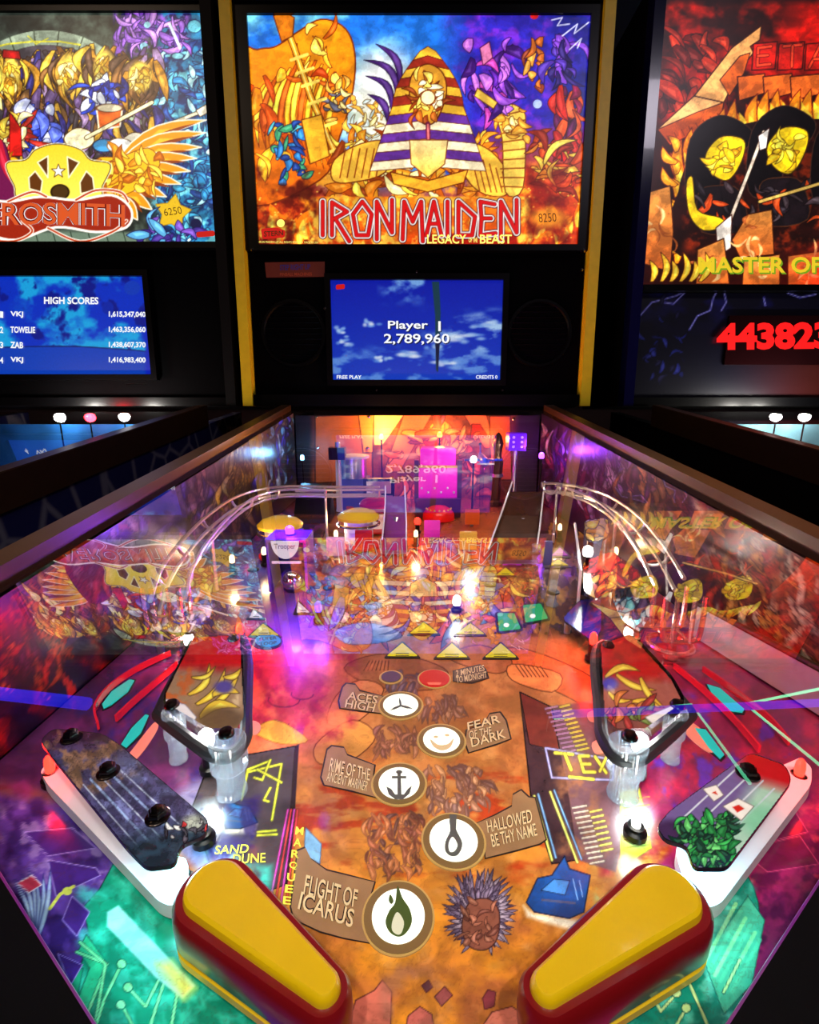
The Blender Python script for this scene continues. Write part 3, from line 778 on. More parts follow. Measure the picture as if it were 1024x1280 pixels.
# ================================================================== machines
M_TRANS = art_mat('backlit_translight_print', emit=1.3)
M_SCREEN = art_mat('lit_screen_picture', emit=.85)
E_WHITE = emat('lit_white_lettering', (250, 252, 255), 1.0, False)
E_YEL = emat('lit_yellow_lettering', (255, 235, 110), 1.3, False)
E_DKBR = emat('lit_dark_brown_ink', (70, 32, 8), 1.0, False)
E_RED = emat('lit_red_ink', (205, 25, 20), 1.0, False)
E_BLUEINK = emat('screen_dark_ink', (16, 22, 60), 1.0, False)
M_GLASS = glass_mat('playfield_glass_coat', 8.0, minr=-.29)
M_GLASS_LOW = clear_mat('playfield_glass_clear', (250, 252, 250), -1.0)
M_SPK = mat('speaker_cloth', (2, 2, 3), .9, noise=.4, nscale=900, spec=.05)
def cobble_mat():
    m = mat('dark_blue_cobble_art', (18, 18, 46), .5); nt = m.node_tree
    tc = nt.nodes.new('ShaderNodeTexCoord'); vo = nt.nodes.new('ShaderNodeTexVoronoi'); vo.feature = 'DISTANCE_TO_EDGE'; vo.inputs['Scale'].default_value = 16
    nt.links.new(tc.outputs['Object'], vo.inputs['Vector'])
    cr = nt.nodes.new('ShaderNodeValToRGB'); e = cr.color_ramp.elements
    e[0].position = .02; e[0].color = (.16,.16,.22,1); e[1].position = .09; e[1].color = (.010,.012,.09,1)
    nt.links.new(vo.outputs['Distance'], cr.inputs[0]); nt.links.new(cr.outputs[0], nt.nodes['Principled BSDF'].inputs['Base Color'])
    return m
M_SIDE = cobble_mat()

def cabinet(name, label, cx, hw, mside, zoff=0.0):
    """floor cabinet with sloping sides, open on top; parts in world space"""
    r = Root(name, label, 'pinball machine', (cx, .5, 0), False)
    y0, y1 = -.22, DB+.20; th = .022
    zt0, zt1 = glz(y0)-.004+zoff, glz(y1)-.004+zoff
    zb = .42
    for sg in (-1, 1):
        xa, xb = sorted((cx+sg*hw, cx+sg*(hw-th)))
        r.part('side_panel', MB().hexa([(xa,y0,zb),(xb,y0,zb),(xb,y1,zb),(xa,y1,zb)],[(xa,y0,zt0),(xb,y0,zt0),(xb,y1,glz(DB)-.004+zoff),(xa,y1,glz(DB)-.004+zoff)]), mside, smooth=False)
        # metal side rail: folded strip over the panel's top edge
        a, b = sorted((cx+sg*(hw+.003), cx+sg*(hw-.017)))
        zt = glz(DB)+zoff
        rl = MB().hexa([(a,y0,zt0+.002),(b,y0,zt0+.002),(b,DB-.022,zt-.006),(a,DB-.022,zt-.006)],[(a,y0,zt0+.011),(b,y0,zt0+.011),(b,DB-.022,zt+.006),(a,DB-.022,zt+.006)])
        o1, o2 = sorted((cx+sg*(hw+.0005), cx+sg*(hw+.004)))
        rl.hexa([(o1,y0,zt0-.03),(o2,y0,zt0-.03),(o2,DB-.022,zt-.038),(o1,DB-.022,zt-.038)],[(o1,y0,zt0+.010),(o2,y0,zt0+.010),(o2,DB-.022,zt+.005),(o1,DB-.022,zt+.005)])
        r.part('side_rail', rl, M_RAIL, smooth=False)
        for yl in (y0+.04, y1-.06):
            r.part('leg', MB().hexa([(cx+sg*(hw-.01),yl-.03,0),(cx+sg*(hw+.008),yl-.03,0),(cx+sg*(hw+.008),yl+.03,0),(cx+sg*(hw-.01),yl+.03,0)],[(cx+sg*(hw-.02),yl-.04,zb+.2),(cx+sg*(hw+.008),yl-.04,zb+.2),(cx+sg*(hw+.008),yl+.04,zb+.2),(cx+sg*(hw-.02),yl+.04,zb+.2)]), M_BLACKG, smooth=False)
    r.part('front_panel', MB().box((cx-hw+th,y0,zb),(cx+hw-th,y0+.02,zt0-.01)), mside, smooth=False)
    r.part('lockdown_bar', MB().hexa([(cx-hw-.003,y0-.02,zt0-.02),(cx+hw+.003,y0-.02,zt0-.02),(cx+hw+.003,y0+.06,zt0+.002),(cx-hw-.003,y0+.06,zt0+.002)],[(cx-hw-.003,y0-.02,zt0+.012),(cx+hw+.003,y0-.02,zt0+.012),(cx+hw+.003,y0+.06,zt0+.022),(cx-hw-.003,y0+.06,zt0+.022)]), M_RAIL, smooth=False)
    r.part('bottom_board', MB().box((cx-hw+th,y0+.02,zb),(cx+hw-th,y1,zb+.015)), M_BLACK, smooth=False)
    return r

def pane(name, label, cx, hw, zoff=0.0, m_top=None):
    y0, y1 = -.155, DB-.012; t = .005
    a = [(cx-hw,y0,glz(y0)+zoff-t),(cx+hw,y0,glz(y0)+zoff-t),(cx+hw,y1,glz(y1)+zoff-t),(cx-hw,y1,glz(y1)+zoff-t)]
    b = [(p[0],p[1],p[2]+t) for p in a]
    mb = MB().hexa(a,b)
    o = single(name, mb, M_GLASS_LOW, label, 'glass', (cx,.45,glz(.45)+zoff-t), False, smooth=False)
    o.data.materials.append(m_top or M_GLASS)
    o.data.polygons[1].material_index = 1
    return o

def backbox(name, label, cx, hw, z0, z1, tx0, tx1, tz0, tz1, painter, trim=None, body=M_BLACK):
    r = Root(name, label, 'backbox', (cx, DB+.1, z0), False)
    Y = DB; zp = tz0-.012
    r.part('case', MB().box((cx-hw,Y+.012,z0),(cx+hw,Y+.23,z1)), body, smooth=False)
    for sg in (-1, 1):
        a, b = sorted((cx+sg*hw, cx+sg*(hw-.021)))
        r.part('edge_trim', MB().box((a,Y-.018,z0),(b,Y+.012,z1)), trim or body, smooth=False)
        c, d = sorted((cx+sg*(hw-.021), tx1 if sg > 0 else tx0))
        if d-c > .003:
            r.part('bezel_side', MB().box((c,Y-.006,tz0-.01),(d,Y+.012,z1-.012)), M_BLACKG, smooth=False)
    r.part('bezel_top', MB().box((tx0,Y-.006,tz1),(tx1,Y+.012,z1-.012)), M_BLACKG, smooth=False)
    r.part('head_cap', MB().box((cx-hw+.021,Y-.018,z1-.012),(cx+hw-.021,Y+.012,z1)), body, smooth=False)
    r.part('bezel_bottom', MB().box((tx0,Y-.012,zp),(tx1,Y+.012,tz0)), M_BLACKG, smooth=False)
    r.part('translight', upright_panel('translight', tx0, tx1, tz0, tz1, Y, .0014, painter, r.org), M_TRANS)
    return r

# ---- the middle machine
mid = cabinet('pinball_cabinet', 'black pinball cabinet with brown side rails holding the lit desert playfield', 0, .288, M_BLACK)
bb = backbox('backbox', 'black backbox with gold striped translight, sky blue score screen and yellow edges', -.002, .373, GZ+.004, CAM.z+.80, -.327, .329, CAM.z+.361, CAM.z+.768, paint_centre, M_YELLOWTRIM)
Yb = DB
bb.part('translight_lettering', text_mb('LEGACY', [(534,304.5),(583,304.5),(583,293),(534,293)], BBP(Yb-.0015), .02), E_YEL)
bb.part('translight_lettering', text_mb('OF THE', [(586,303),(597,303),(597,297),(586,297)], BBP(Yb-.0015), .02), E_YEL)
bb.part('translight_lettering', text_mb('BEAST', [(600,304.5),(640,304.5),(640,293),(600,293)], BBP(Yb-.0015), .02), E_YEL)
bb.part('price_mark', text_mb('8250', [(674,278),(696,277),(695,266),(673,267)], BBP(Yb-.0015), -.005), E_DKBR, label='handwritten 8250')
lg = bb.part('maker_logo', flat_tri(rounded([(326,286),(345,284),(357,288),(356,297),(328,299)],3), BBP(Yb-.001)), E_RED, label='small red maker logo with a silver ball')
bb.part('logo_lettering', text_mb('STERN', [(330,296),(354,294),(354,288),(330,289)], BBP(Yb-.002), .02), E_DKBR, lg)
bb.part('logo_ball', flat_tri([(351+5*math.cos(k*.4),279+5*math.sin(k*.4)) for k in range(16)], BBP(Yb-.002)), E_YEL, lg)
bb.part('legal_line', text_mb('c IRON MAIDEN LLP  ALL RIGHTS RESERVED  MADE IN USA', [(322,303.6),(398,304.4),(398,301.8),(322,301)], BBP(Yb-.0015), .0), E_YEL)
# speaker panel with screen
sp = bb.part('speaker_panel', MB().box((-.352,Yb+.004,GZ+.006),(.348,Yb+.012,CAM.z+.349)), M_SPK, smooth=False)
for sg in (-1, 1):
    c = (-.002+sg*.262, Yb, CAM.z+.19)
    gr = MB(); gr.tube([(c[0]+.066*math.cos(k*math.pi/18), Yb+.003, c[2]+.066*math.sin(k*math.pi/18)) for k in range(36)], .005, 6, True)
    for k in range(-5, 6): 
        hh = math.sqrt(max(0,.063**2-(k*.011)**2)); gr.tube([(c[0]-hh,Yb+.004,c[2]+k*.011),(c[0]+hh,Yb+.004,c[2]+k*.011)], .0012, 4)
    bb.part('speaker_grille', gr, M_BLACKG)
sx0, sx1, sz0, sz1 = -.182, .1785, CAM.z+.0935, CAM.z+.295
fr = MB(); fr.box((sx0-.012,Yb-.008,sz0-.012),(sx0,Yb+.004,sz1+.012)); fr.box((sx1,Yb-.008,sz0-.012),(sx1+.012,Yb+.004,sz1+.012)); fr.box((sx0,Yb-.008,sz1),(sx1,Yb+.004,sz1+.012)); fr.box((sx0,Yb-.008,sz0-.012),(sx1,Yb+.004,sz0))
bb.part('screen_frame', fr, M_BLACKG, smooth=False)
scr = bb.part('score_screen', upright_panel('score_screen', sx0, sx1, sz0, sz1, Yb, .0016, paint_sky_screen, bb.org), M_SCREEN, label='score screen with clouds reading Player 1 2,789,960')
for s, q in [('Player', [(485,414),(535,414),(535,401),(485,401)]), ('1', [(548,414),(551,414),(551,401.5),(548,401.5)]), ('2,789,960', [(480,431),(562,431),(562,417),(480,417)])]:
    bb.part('score_shadow', text_mb(s, [(p[0]+1.2,p[1]+1.2) for p in q], BBP(Yb-.001), .03), E_BLUEINK, scr)
    bb.part('score_lettering', text_mb(s, q, BBP(Yb-.002), .018), E_WHITE, scr)
bb.part('score_lettering', text_mb('FREE PLAY', [(421,473.5),(452,473.5),(452,469),(421,469)], BBP(Yb-.002), .02), E_WHITE, scr)
bb.part('score_lettering', text_mb('CREDITS 0', [(595,473.5),(622,473.5),(622,469),(595,469)], BBP(Yb-.002), .02), E_WHITE, scr)
bb.part('score_logo', flat_tri(rounded([(420,356),(431,355),(431,361),(420,362)],2), BBP(Yb-.002)), E_RED, scr)
cdm = mat('dim_red_card_print', (120, 40, 20), .6)
cr = bb.part('instruction_card', flat_tri([(331,328),(406,327),(406,346),(333,347)], BBP(Yb+.0035)), cdm, label='dim red card tucked above the speaker')
bb.part('card_lettering', text_mb('STEP RIGHT UP', [(350,338),(388,337),(388,330),(350,331)], BBP(Yb+.003), .02), mat('dim_violet_print', (60,50,150), .6), cr)
bb.part('card_lettering', text_mb('PINBALL MACHINES', [(350,345),(390,344.5),(390,340.5),(350,341)], BBP(Yb+.003), .02), mat('dim_orange_print', (190,80,40), .6), cr)
for x, y in [(315,312),(730,313),(406,386),(521,340),(727,337),(471,488),(628,488)]:
    c = bbp(x, y, Yb-.006); mb = MB().tube([c+Vector((0,.016,0)), c, c+Vector((0,-.004,0))], [.004,.004,.002], 8)
    bb.part('screw', mb, M_CHROME)
bb.part('bottom_ledge', MB().box((-.352,Yb-.014,GZ+.004),(.348,Yb+.004,GZ+.028)), M_BLACKG, smooth=False)
pane('playfield_glass', 'clear sheet of glass over the lit desert playfield', 0, .270)

# ---- the left machine
lc = -.742
cabinet('pinball_cabinet', 'dark blue pinball cabinet under the backbox with the winged emblem', lc, .288, M_SIDE)
lb = backbox('backbox', 'black backbox with winged gold emblem translight and high scores screen', lc, .352, GZ+.004, CAM.z+.80, lc-.327, -.398, CAM.z+.366, CAM.z+.772, paint_left)
for s, q in [('AEROSMITH', [(-44,284),(156,284),(156,256),(-44,256)])]:
    for bd, m, dy in [(.05, E_WHITE, .0012), (.034, emat('lit_dark_red_ink', (110,12,10), 1, False), .002), (.008, emat('lit_orange_red_ink', (225,90,40), 1, False), .0028)]:
        lb.part('translight_lettering', text_mb(s, q, BBP(Yb-dy), bd, .95, arc=3), m)
lb.part('price_mark', text_mb('6250', [(206,270),(228,267),(226,258),(204,261)], BBP(Yb-.0015), -.005), E_DKBR, label='handwritten 6250')
lb.part('maker_logo', flat_tri(rounded([(245,290),(268,288),(269,295),(246,297)],3), BBP(Yb-.001)), E_RED)
lb.part('speaker_panel', MB().box((lc-.331,Yb+.004,GZ+.006),(lc+.331,Yb+.012,CAM.z+.354)), M_SPK, smooth=False)
lx0, lx1 = -.925, -.572
fr = MB(); lz0, lz1 = CAM.z+.105, CAM.z+.302
fr.box((lx0-.012,Yb-.008,lz0-.012),(lx0,Yb+.004,lz1+.012)); fr.box((lx1,Yb-.008,lz0-.012),(lx1+.012,Yb+.004,lz1+.012)); fr.box((lx0,Yb-.008,lz1),(lx1,Yb+.004,lz1+.012)); fr.box((lx0,Yb-.008,lz0-.012),(lx1,Yb+.004,lz0))
lb.part('screen_frame', fr, M_BLACKG, smooth=False)
ls = lb.part('score_screen', upright_panel('score_screen', lx0, lx1, lz0, lz1, Yb, .0018, paint_score_screen, lb.org), M_SCREEN, label='blue screen listing high scores')
rows = [('HIGH SCORES', 55, 123, 380, 371)]
for k, (nm, sc) in enumerate([('VKJ','1,615,347,040'),('TOWELIE','1,463,356,060'),('ZAB','1,438,607,370'),('VKJ','1,416,983,400')]):
    y = 397+k*19
    rows += [(str(k+1), 0, 4, y, y-8), (nm, 13, 13+(31 if len(nm)>4 else 16), y, y-8), (sc, 136, 182, y, y-8)]
for s, x0, x1, yb, yt in rows:
    lb.part('score_lettering', text_mb(s, [(x0,yb),(x1,yb+.5),(x1,yt+.5),(x0,yt)], BBP(Yb-.002), .03), E_WHITE, ls)
lb.part('bottom_ledge', MB().box((lc-.331,Yb-.014,GZ+.004),(lc+.331,Yb+.004,GZ+.022)), M_BLACKG, smooth=False)
p = bbp(158,480,Yb-.014); q = bbp(183,480.5,Yb-.014)
lb.part('ledge_highlight_strip', MB().tube([p,q], .0011, 6), M_CHROME)
pane('playfield_glass', 'clear sheet of glass over the blue playfield under the winged emblem', lc, .270)

# ---- the right machine
rc = .795
cabinet('pinball_cabinet', 'black pinball cabinet under the backbox with the red stone letters', rc, .288, M_BLACK)
M_BLUEGLINT = mat('dark_blue_lacquer', (12, 12, 60), .15, coat=.6)  # blue light on the metal edge put into its colour
rb = backbox('backbox', 'backbox with red flaming translight, stone letters and red dot display', rc, .352, GZ+.004, CAM.z+.825, .468, rc+.327, CAM.z+.284, CAM.z+.805, paint_right, M_BLUEGLINT)
for s, q in [('MASTER OF PUPPETS', [(873,341),(1150,341),(1150,321),(873,321)])]:
    rb.part('translight_lettering', text_mb(s, [(p[0]+1.5,p[1]+2) for p in q], BBP(Yb-.001), .03), emat('lit_green_ink', (120,160,30), 1, False))
    rb.part('translight_lettering', text_mb(s, q, BBP(Yb-.002), .022), emat('lit_gold_ink', (240,205,40), 1, False))
def paint_storm(a):
    a.full(np.ones(a.shape), (8,7,26)); a.full((fbm(a.X/30,a.Y/20)-.5)*5*np.clip((420-a.Y)/50,0,1), (18,16,80))
    a.full(np.clip((a.X-900)/120,0,1)*np.clip((a.Y-425)/30,0,1)*.8, (70,22,14))
    for pts in [[(800,395),(815,378),(845,370),(860,362)],[(830,378),(842,380),(858,364)],[(862,412),(872,395),(888,388),(892,372),(898,362)],[(905,362),(908,378),(902,388)],[(955,372),(957,382)],[(985,366),(1000,372),(1020,368)]]:
        a.stroke(pts,2.6,(45,40,130)); a.stroke(pts,1.1,(150,150,235))
    a.swarm(790,380,860,470,16,[(20,24,90),(30,36,120),(14,12,50)],12,4,(5,5,20),seed=51)
rb.part('speaker_panel', upright_panel('speaker_panel', rc-.33, rc+.33, GZ+.006, CAM.z+.271, Yb+.004, .0025, paint_storm, rb.org), art_mat('dim_panel_print', rough=.35))
dm = rb.part('dot_display', MB().box((.66,Yb-.002,CAM.z+.125),(.96,Yb+.004,CAM.z+.225)), mat('smoked_display_window',(26,6,8),.15), smooth=False)
rb.part('display_digits', text_mb('443823', [(896,438),(1040,436),(1040,402),(896,404)], BBP(Yb-.003), .05), emat('red_dot_digits', (255,22,22), 1.3), dm, label='red lit digits')
rb.part('bottom_ledge', MB().box((rc-.331,Yb-.014,GZ+.004),(rc+.331,Yb+.004,GZ+.022)), M_BLACKG, smooth=False)
pane('playfield_glass', 'clear sheet of glass over the pale playfield under the red stone letters', rc, .270)

# ================================================================== playfield of the middle machine
WPF = .262          # half width inside the cabinet
VR = 1.028          # rear end of the playfield
def poly_soft(a, pts, col, soft=10, op=1.0): a.poly(pts, col, soft=soft, op=op if op < 1 else 1.0)

def paint_playfield(a):
    X, Y = a.X, a.Y
    n = fbm(X/60, Y/40, 5); n2 = fbm(X/22+40, Y/16, 5)
    a.full(np.ones(a.shape), (176,112,58))
    a.full(np.clip((Y-900)/300,0,1), (214,136,34))
    a.full((n-.42)*4*.6, (160,90,48)); a.full((n2-.5)*3*.5, (205,150,90))
    a.full((fbm(X/34+11,Y/12,4)-.52)*6*np.clip((Y-930)/60,0,1)*np.clip((1120-Y)/60,0,1), (168,60,22))
    # dunes, robes and stone feet at the head of the desert
    for pts, c in [([(430,835),(470,818),(520,822),(560,840),(540,862),(470,858)],(150,92,52)),([(610,815),(660,812),(745,850),(745,885),(690,862),(630,838)],(206,104,44)),
                   ([(560,822),(600,806),(640,826),(620,842)],(170,100,56)),([(420,870),(450,850),(480,862),(450,900),(410,905)],(196,120,70)),
                   ([(640,830),(700,842),(690,865),(640,850)],(226,140,70)),([(395,930),(440,900),(470,920),(440,950),(400,955)],(204,140,62))]:
        a.poly(spline(pts,4,True), c, (90,45,22), 1.3)
    for k in range(7): a.stroke([(455+k*5,838),(462+k*4,826)],1.2,(80,40,20))
    for k in range(7): a.stroke([(655+k*5,846),(645+k*5,832)],1.2,(90,45,20))
    # red and magenta art on the left, coloured lamp light painted in
    a.full(np.clip((455-X-(Y-860)*.25)/90,0,1)*np.clip((965-Y)/60,0,1)*np.clip((Y-735)/30,0,1), (196,50,60))
    a.mottle(300,780,470,960,30,(236,120,70),.5,5,.8); a.mottle(300,790,450,930,20,(150,20,60),.52,6,.6)
    for x,y,r in [(355,875,20),(378,868,14),(345,905,16)]: a.stroke([(x+r*math.cos(k*.5),y+r*.45*math.sin(k*.5)) for k in range(8)],1.6,(120,30,50))
    a.poly(spline([(318,915),(345,900),(385,925),(352,930)],4,True),(225,160,50),(150,90,25),1)
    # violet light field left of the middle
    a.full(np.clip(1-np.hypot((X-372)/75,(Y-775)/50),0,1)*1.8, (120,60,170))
    # upper middle: gold, red and blue folds
    a.full(np.clip((795-Y)/20,0,1)*np.clip((X-400)/30,0,1)*np.clip((640-X)/30,0,1), (176,92,44))
    a.swarm(405,690,640,780,110,[(220,150,50),(180,70,30),(90,90,150),(230,190,110),(130,40,40),(60,110,150)],26,9,(60,20,15),seed=61)
    a.poly(spline([(418,790),(450,778),(490,785),(500,798),(440,806)],4,True),(90,130,170),(40,40,70),1)
    a.full(np.clip((X-632)/25,0,1)*np.clip((800-Y)/20,0,1), (92,58,26))
    a.mottle(632,640,760,800,13,(190,140,50),.52,7,.8); a.mottle(632,640,760,800,9,(40,20,14),.55,7,.8)
    a.full(np.clip((410-X)/20,0,1)*np.clip((760-Y)/20,0,1), (84,50,120))
    a.mottle(200,600,410,770,18,(40,50,140),.5,6,.8); a.mottle(200,600,410,770,14,(170,60,140),.56,7,.8)
    a.full(np.clip((645-Y)/12,0,1), (120,50,50))
    a.full(np.clip((X-745)/12,0,1)*np.clip((830-Y)/30,0,1), (70,40,120)); a.mottle(745,600,1000,830,18,(180,30,40),.48,7,.9)
    # left and right lanes: dark violet, red plastics around
    L = np.clip((300-X)/18,0,1); 
    a.full(L*np.clip((1050-Y+ (X-200)*.2)/40,0,1), (74,34,78)); a.mottle(-400,700,300,1060,26,(120,40,100),.5,5,.7)
    a.mottle(60,860,300,1060,22,(40,40,120),.52,6,.7)
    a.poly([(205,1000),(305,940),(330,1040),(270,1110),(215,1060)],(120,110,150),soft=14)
    Rr = np.clip((X-745)/18,0,1)
    a.full(Rr*np.clip((1060-Y)/40,0,1)*np.clip((Y-810)/30,0,1), (120,30,70)); a.mottle(745,820,1200,1100,26,(170,30,60),.5,5,.8); a.mottle(780,860,1000,1060,18,(70,40,160),.52,6,.8)
    # night city, left: dark slab with neon
    a.poly([(262,952),(372,932),(360,1105),(318,1120),(262,1080),(240,1010)],(66,58,62),(28,24,24),1.6)
    a.poly([(368,934),(374,930),(364,1100),(356,1108)],(40,32,30))
    a.poly([(240,1010),(268,1000),(300,1090),(270,1100)],(150,180,200),soft=18)  # pale lamp glow painted into the print
    N = lambda pts, c=(215,225,60), w=2.2: (a.stroke(pts,w+2.4,tuple(x*.45 for x in c),op=.6), a.stroke(pts,w,c))
    N([(302,1000),(310,962),(335,952)]); N([(310,965),(352,955),(340,1025)]); N([(338,950),(328,975),(318,972)]); N([(322,962),(352,978)]); N([(338,985),(330,1000)]); N([(330,1000),(336,1002)])
    N([(322,1040),(345,1038)]); N([(322,1044),(346,1043)])
    # right: tower side and lit fronts
    a.poly([(650,865),(690,884),(712,1002),(722,1075),(690,1080),(664,1000)],(58,38,44),(30,18,18),1.6)
    a.poly([(690,884),(760,872),(800,960),(770,1090),(722,1075),(712,1002)],(104,70,78),soft=3)
    a.mottle(690,870,800,1090,18,(140,90,60),.5,5,.8)
    a.poly([(650,865),(690,884),(700,940),(662,930)],(112,44,36),(40,18,16),1.2)
    N([(668,995),(690,1075)],(225,230,110),2.4); N([(673,993),(695,1072)],(120,170,225),2); N([(688,990),(722,1078)],(225,230,110),2.4); N([(693,988),(727,1074)],(120,170,225),1.6)
    for k in range(11): N([(682+k*2.4,886+k*5.4),(697+k*2.6,883+k*5.4)],(180,130,180),1.6)
    for k in range(11): N([(700+k*2.2,884+k*5.4),(712+k*2.4,881+k*5.4)],(220,215,70),1.6)
    for k in range(12): N([(716+k*2,1010+k*6.3),(733+k*2,1007+k*6.3)],(205,190,170),1.8)
    for k in range(8): N([(738+k*2,1015+k*7),(752+k*2,1012+k*7)],(215,200,90),1.8)
    N([(682,935),(768,950),(766,975),(690,972),(682,935)],(170,170,235),2); N([(694,941),(716,943)],(235,225,70),3.4); N([(706,942),(714,962)],(235,225,70),3.4)
    N([(736,945),(724,945),(730,965),(744,965)],(235,225,70),3.2); N([(727,955),(738,955)],(235,225,70),3); N([(744,946),(758,966)],(235,225,70),3.2); N([(758,947),(750,964)],(235,225,70),3); N([(712,971),(742,974)],(235,225,70),3)
    a.poly([(775,990),(800,985),(815,1060),(776,1085)],(228,214,70),(120,110,30),1,grad=(245,225,20)); a.ell(795,1030,20,26,(235,255,250),soft=.8)  # soft white ellipse is lamp glow painted over the tower
    for k in range(7): a.stroke([(780,1000+k*10),(812,996+k*10)],1.2,(150,140,60))
    # hover cars, generic wedge bodies
    for pts, gl, c in [([(658,1128),(672,1098),(690,1094),(706,1070),(712,1086),(738,1094),(730,1140),(712,1148),(668,1140)],[(656,1132),(668,1142),(722,1150),(716,1164),(660,1146)],(24,92,176)),
                       ([(278,1012),(284,998),(296,1006),(312,1008),(322,1028),(300,1036),(282,1036)],[(282,1034),(320,1030),(316,1042),(284,1042)],(30,130,200))]:
        a.poly([(p[0]+(p[0]-pts[0][0]-25)*.05,p[1]) for p in gl],(235,225,200),soft=6); a.poly(pts,c,(12,30,60),1.8,grad=(14,58,120))
        cx = sum(p[0] for p in pts)/len(pts); cy = sum(p[1] for p in pts)/len(pts)
        k_ = (max(p[0] for p in pts)-min(p[0] for p in pts))/80; a.poly([(cx-22*k_,cy+2*k_),(cx-6*k_,cy-12*k_),(cx+14*k_,cy-10*k_),(cx+8*k_,cy+8*k_)],(60,130,200),(12,30,60),1); a.stroke([(cx-20*k_,cy+14*k_),(cx+20*k_,cy+18*k_)],3*k_,(70,80,110)); a.stroke([(cx+18*k_,cy-12*k_),(cx+24*k_,cy+14*k_)],1.4,(110,180,230)); a.stroke([(cx+26*k_,cy-10*k_),(cx+30*k_,cy+10*k_)],1.2,(110,180,230))
    # blue hatch, neon bars and cloud by the left flipper
    a.poly([(382,1034),(402,1055),(400,1080),(380,1070)],(120,170,205),(60,80,100),1)
    for k in range(4): N([(372-k*4,1012),(358-k*7,1130)],(235,70,70) if k%2==0 else (235,80,190),1.5)
    # lower left: violet crags over green circuit board
    a.full(np.clip((250-X+(Y-1100)*.9)/12,0,1)*np.clip((Y-985-(X*.18))/14,0,1), (84,54,150))
    a.mottle(-500,990,330,1290,24,(40,24,90),.5,6,.8); a.mottle(-100,1000,220,1120,15,(150,130,190),.58,8,.6)
    a.poly([(146,1072),(178,1100),(236,1128),(300,1200),(345,1292),(70,1292),(96,1222),(112,1172),(104,1134),(124,1112)],(16,140,112),(8,50,60),1.4)
    a.mottle(90,1075,345,1290,26,(60,215,190),.48,5,.7)
    a.poly([(98,1188),(108,1168),(134,1204),(110,1270),(92,1262),(112,1210)],(40,190,140),(14,90,80),1.2); a.poly([(92,1215),(104,1210),(96,1250),(84,1246)],(30,160,120),(14,80,80),1)
    for cr in [[(72,1192),(103,1206),(88,1232)],[(0,1150),(40,1190),(70,1240),(100,1290),(20,1290)],[(60,1075),(120,1085),(126,1094),(70,1120)],[(30,1040),(90,1035),(120,1060),(60,1070)],[(90,1120),(112,1140),(96,1170),(78,1150)]]:
        a.poly(cr,(60,34,120),(150,130,215),1.1,op=.75)
    for pts in [[(96,1190),(134,1205),(108,1270)],[(100,1178),(132,1205),(118,1285)],[(152,1205),(130,1250),(120,1282)],[(160,1234),(182,1258),(198,1226)],[(152,1256),(166,1282)],[(205,1228),(188,1282)],[(222,1240),(214,1284)]]:
        a.stroke(pts,5,(20,110,90)); a.stroke(pts,3.2,(120,235,170))
    for x,y in [(152,1205),(160,1234),(151,1256)]: a.ell(x,y,6,6,(130,240,175),ol=(20,110,90),ow=1.5)
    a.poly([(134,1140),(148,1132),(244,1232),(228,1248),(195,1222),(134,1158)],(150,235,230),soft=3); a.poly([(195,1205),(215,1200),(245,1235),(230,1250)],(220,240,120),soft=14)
    # pale bony hand shapes left out: plain pale fan of bars with a red gem
    for k in range(6):
        a.leaf((45,1178),(18+k*9,1098-k%3*6),.05,7,(150,180,235),(40,40,120),1.1)
        a.leaf((975,1180),(950+k*9,1100-k%3*6),.05,7,(175,170,235),(60,40,120),1.1)
    a.poly([(22,1104),(40,1094),(52,1106),(36,1116)],(200,60,90),(230,230,250),1.3); a.poly([(958,1102),(975,1094),(990,1106),(972,1116)],(205,60,90),(230,230,250),1.3)
    a.stroke([(62,1136),(75,1118),(92,1108)],4,(205,215,90)); a.ell(84,1114,6,5,(205,215,90))
    # lower right: crimson crags, then green board
    a.full(np.clip((X-800-(1100-Y)*.9)/12,0,1)*np.clip((Y-985)/14,0,1), (150,30,84)); a.mottle(850,985,1500,1200,22,(80,14,60),.5,6,.8); a.mottle(900,1000,1050,1110,18,(226,60,90),.56,7,.8)
    g = spline([(880,1120),(905,1080),(935,1095),(950,1150),(930,1230),(905,1290),(720,1290),(790,1230),(840,1170)],3,True)
    a.poly(g,(18,130,110),(8,60,60),1.2); a.mottle(740,1080,950,1290,24,(110,220,195),.48,5,.7)
    a.poly([(880,1200),(935,1120),(956,1150),(940,1230),(905,1268)],(70,175,140),(20,100,90),1.2)
    for cr in [[(905,1010),(985,1000),(1010,1040),(930,1060)],[(925,1062),(1000,1045),(1024,1080),(960,1090)]]: a.poly(cr,(120,20,70),(215,70,120),1.1,op=.7)
    for k in range(6): a.stroke([(880+k*7,1205+k*7),(920+k*6,1130+k*9)],5,(80,190,150) if k%2 else (130,215,150))
    for pts in [[(855,1213),(885,1282)],[(846,1242),(826,1264),(812,1236)],[(858,1260),(842,1288)],[(905,1240),(925,1200)]]:
        a.stroke(pts,5,(18,90,80)); a.stroke(pts,3.2,(190,225,150))
    for x,y in [(854,1212),(846,1241),(858,1260)]: a.ell(x,y,6,6,(190,230,150),ol=(18,90,80),ow=1.5)
    a.ell(880,1150,30,16,(120,190,170),soft=.8,op=.7)
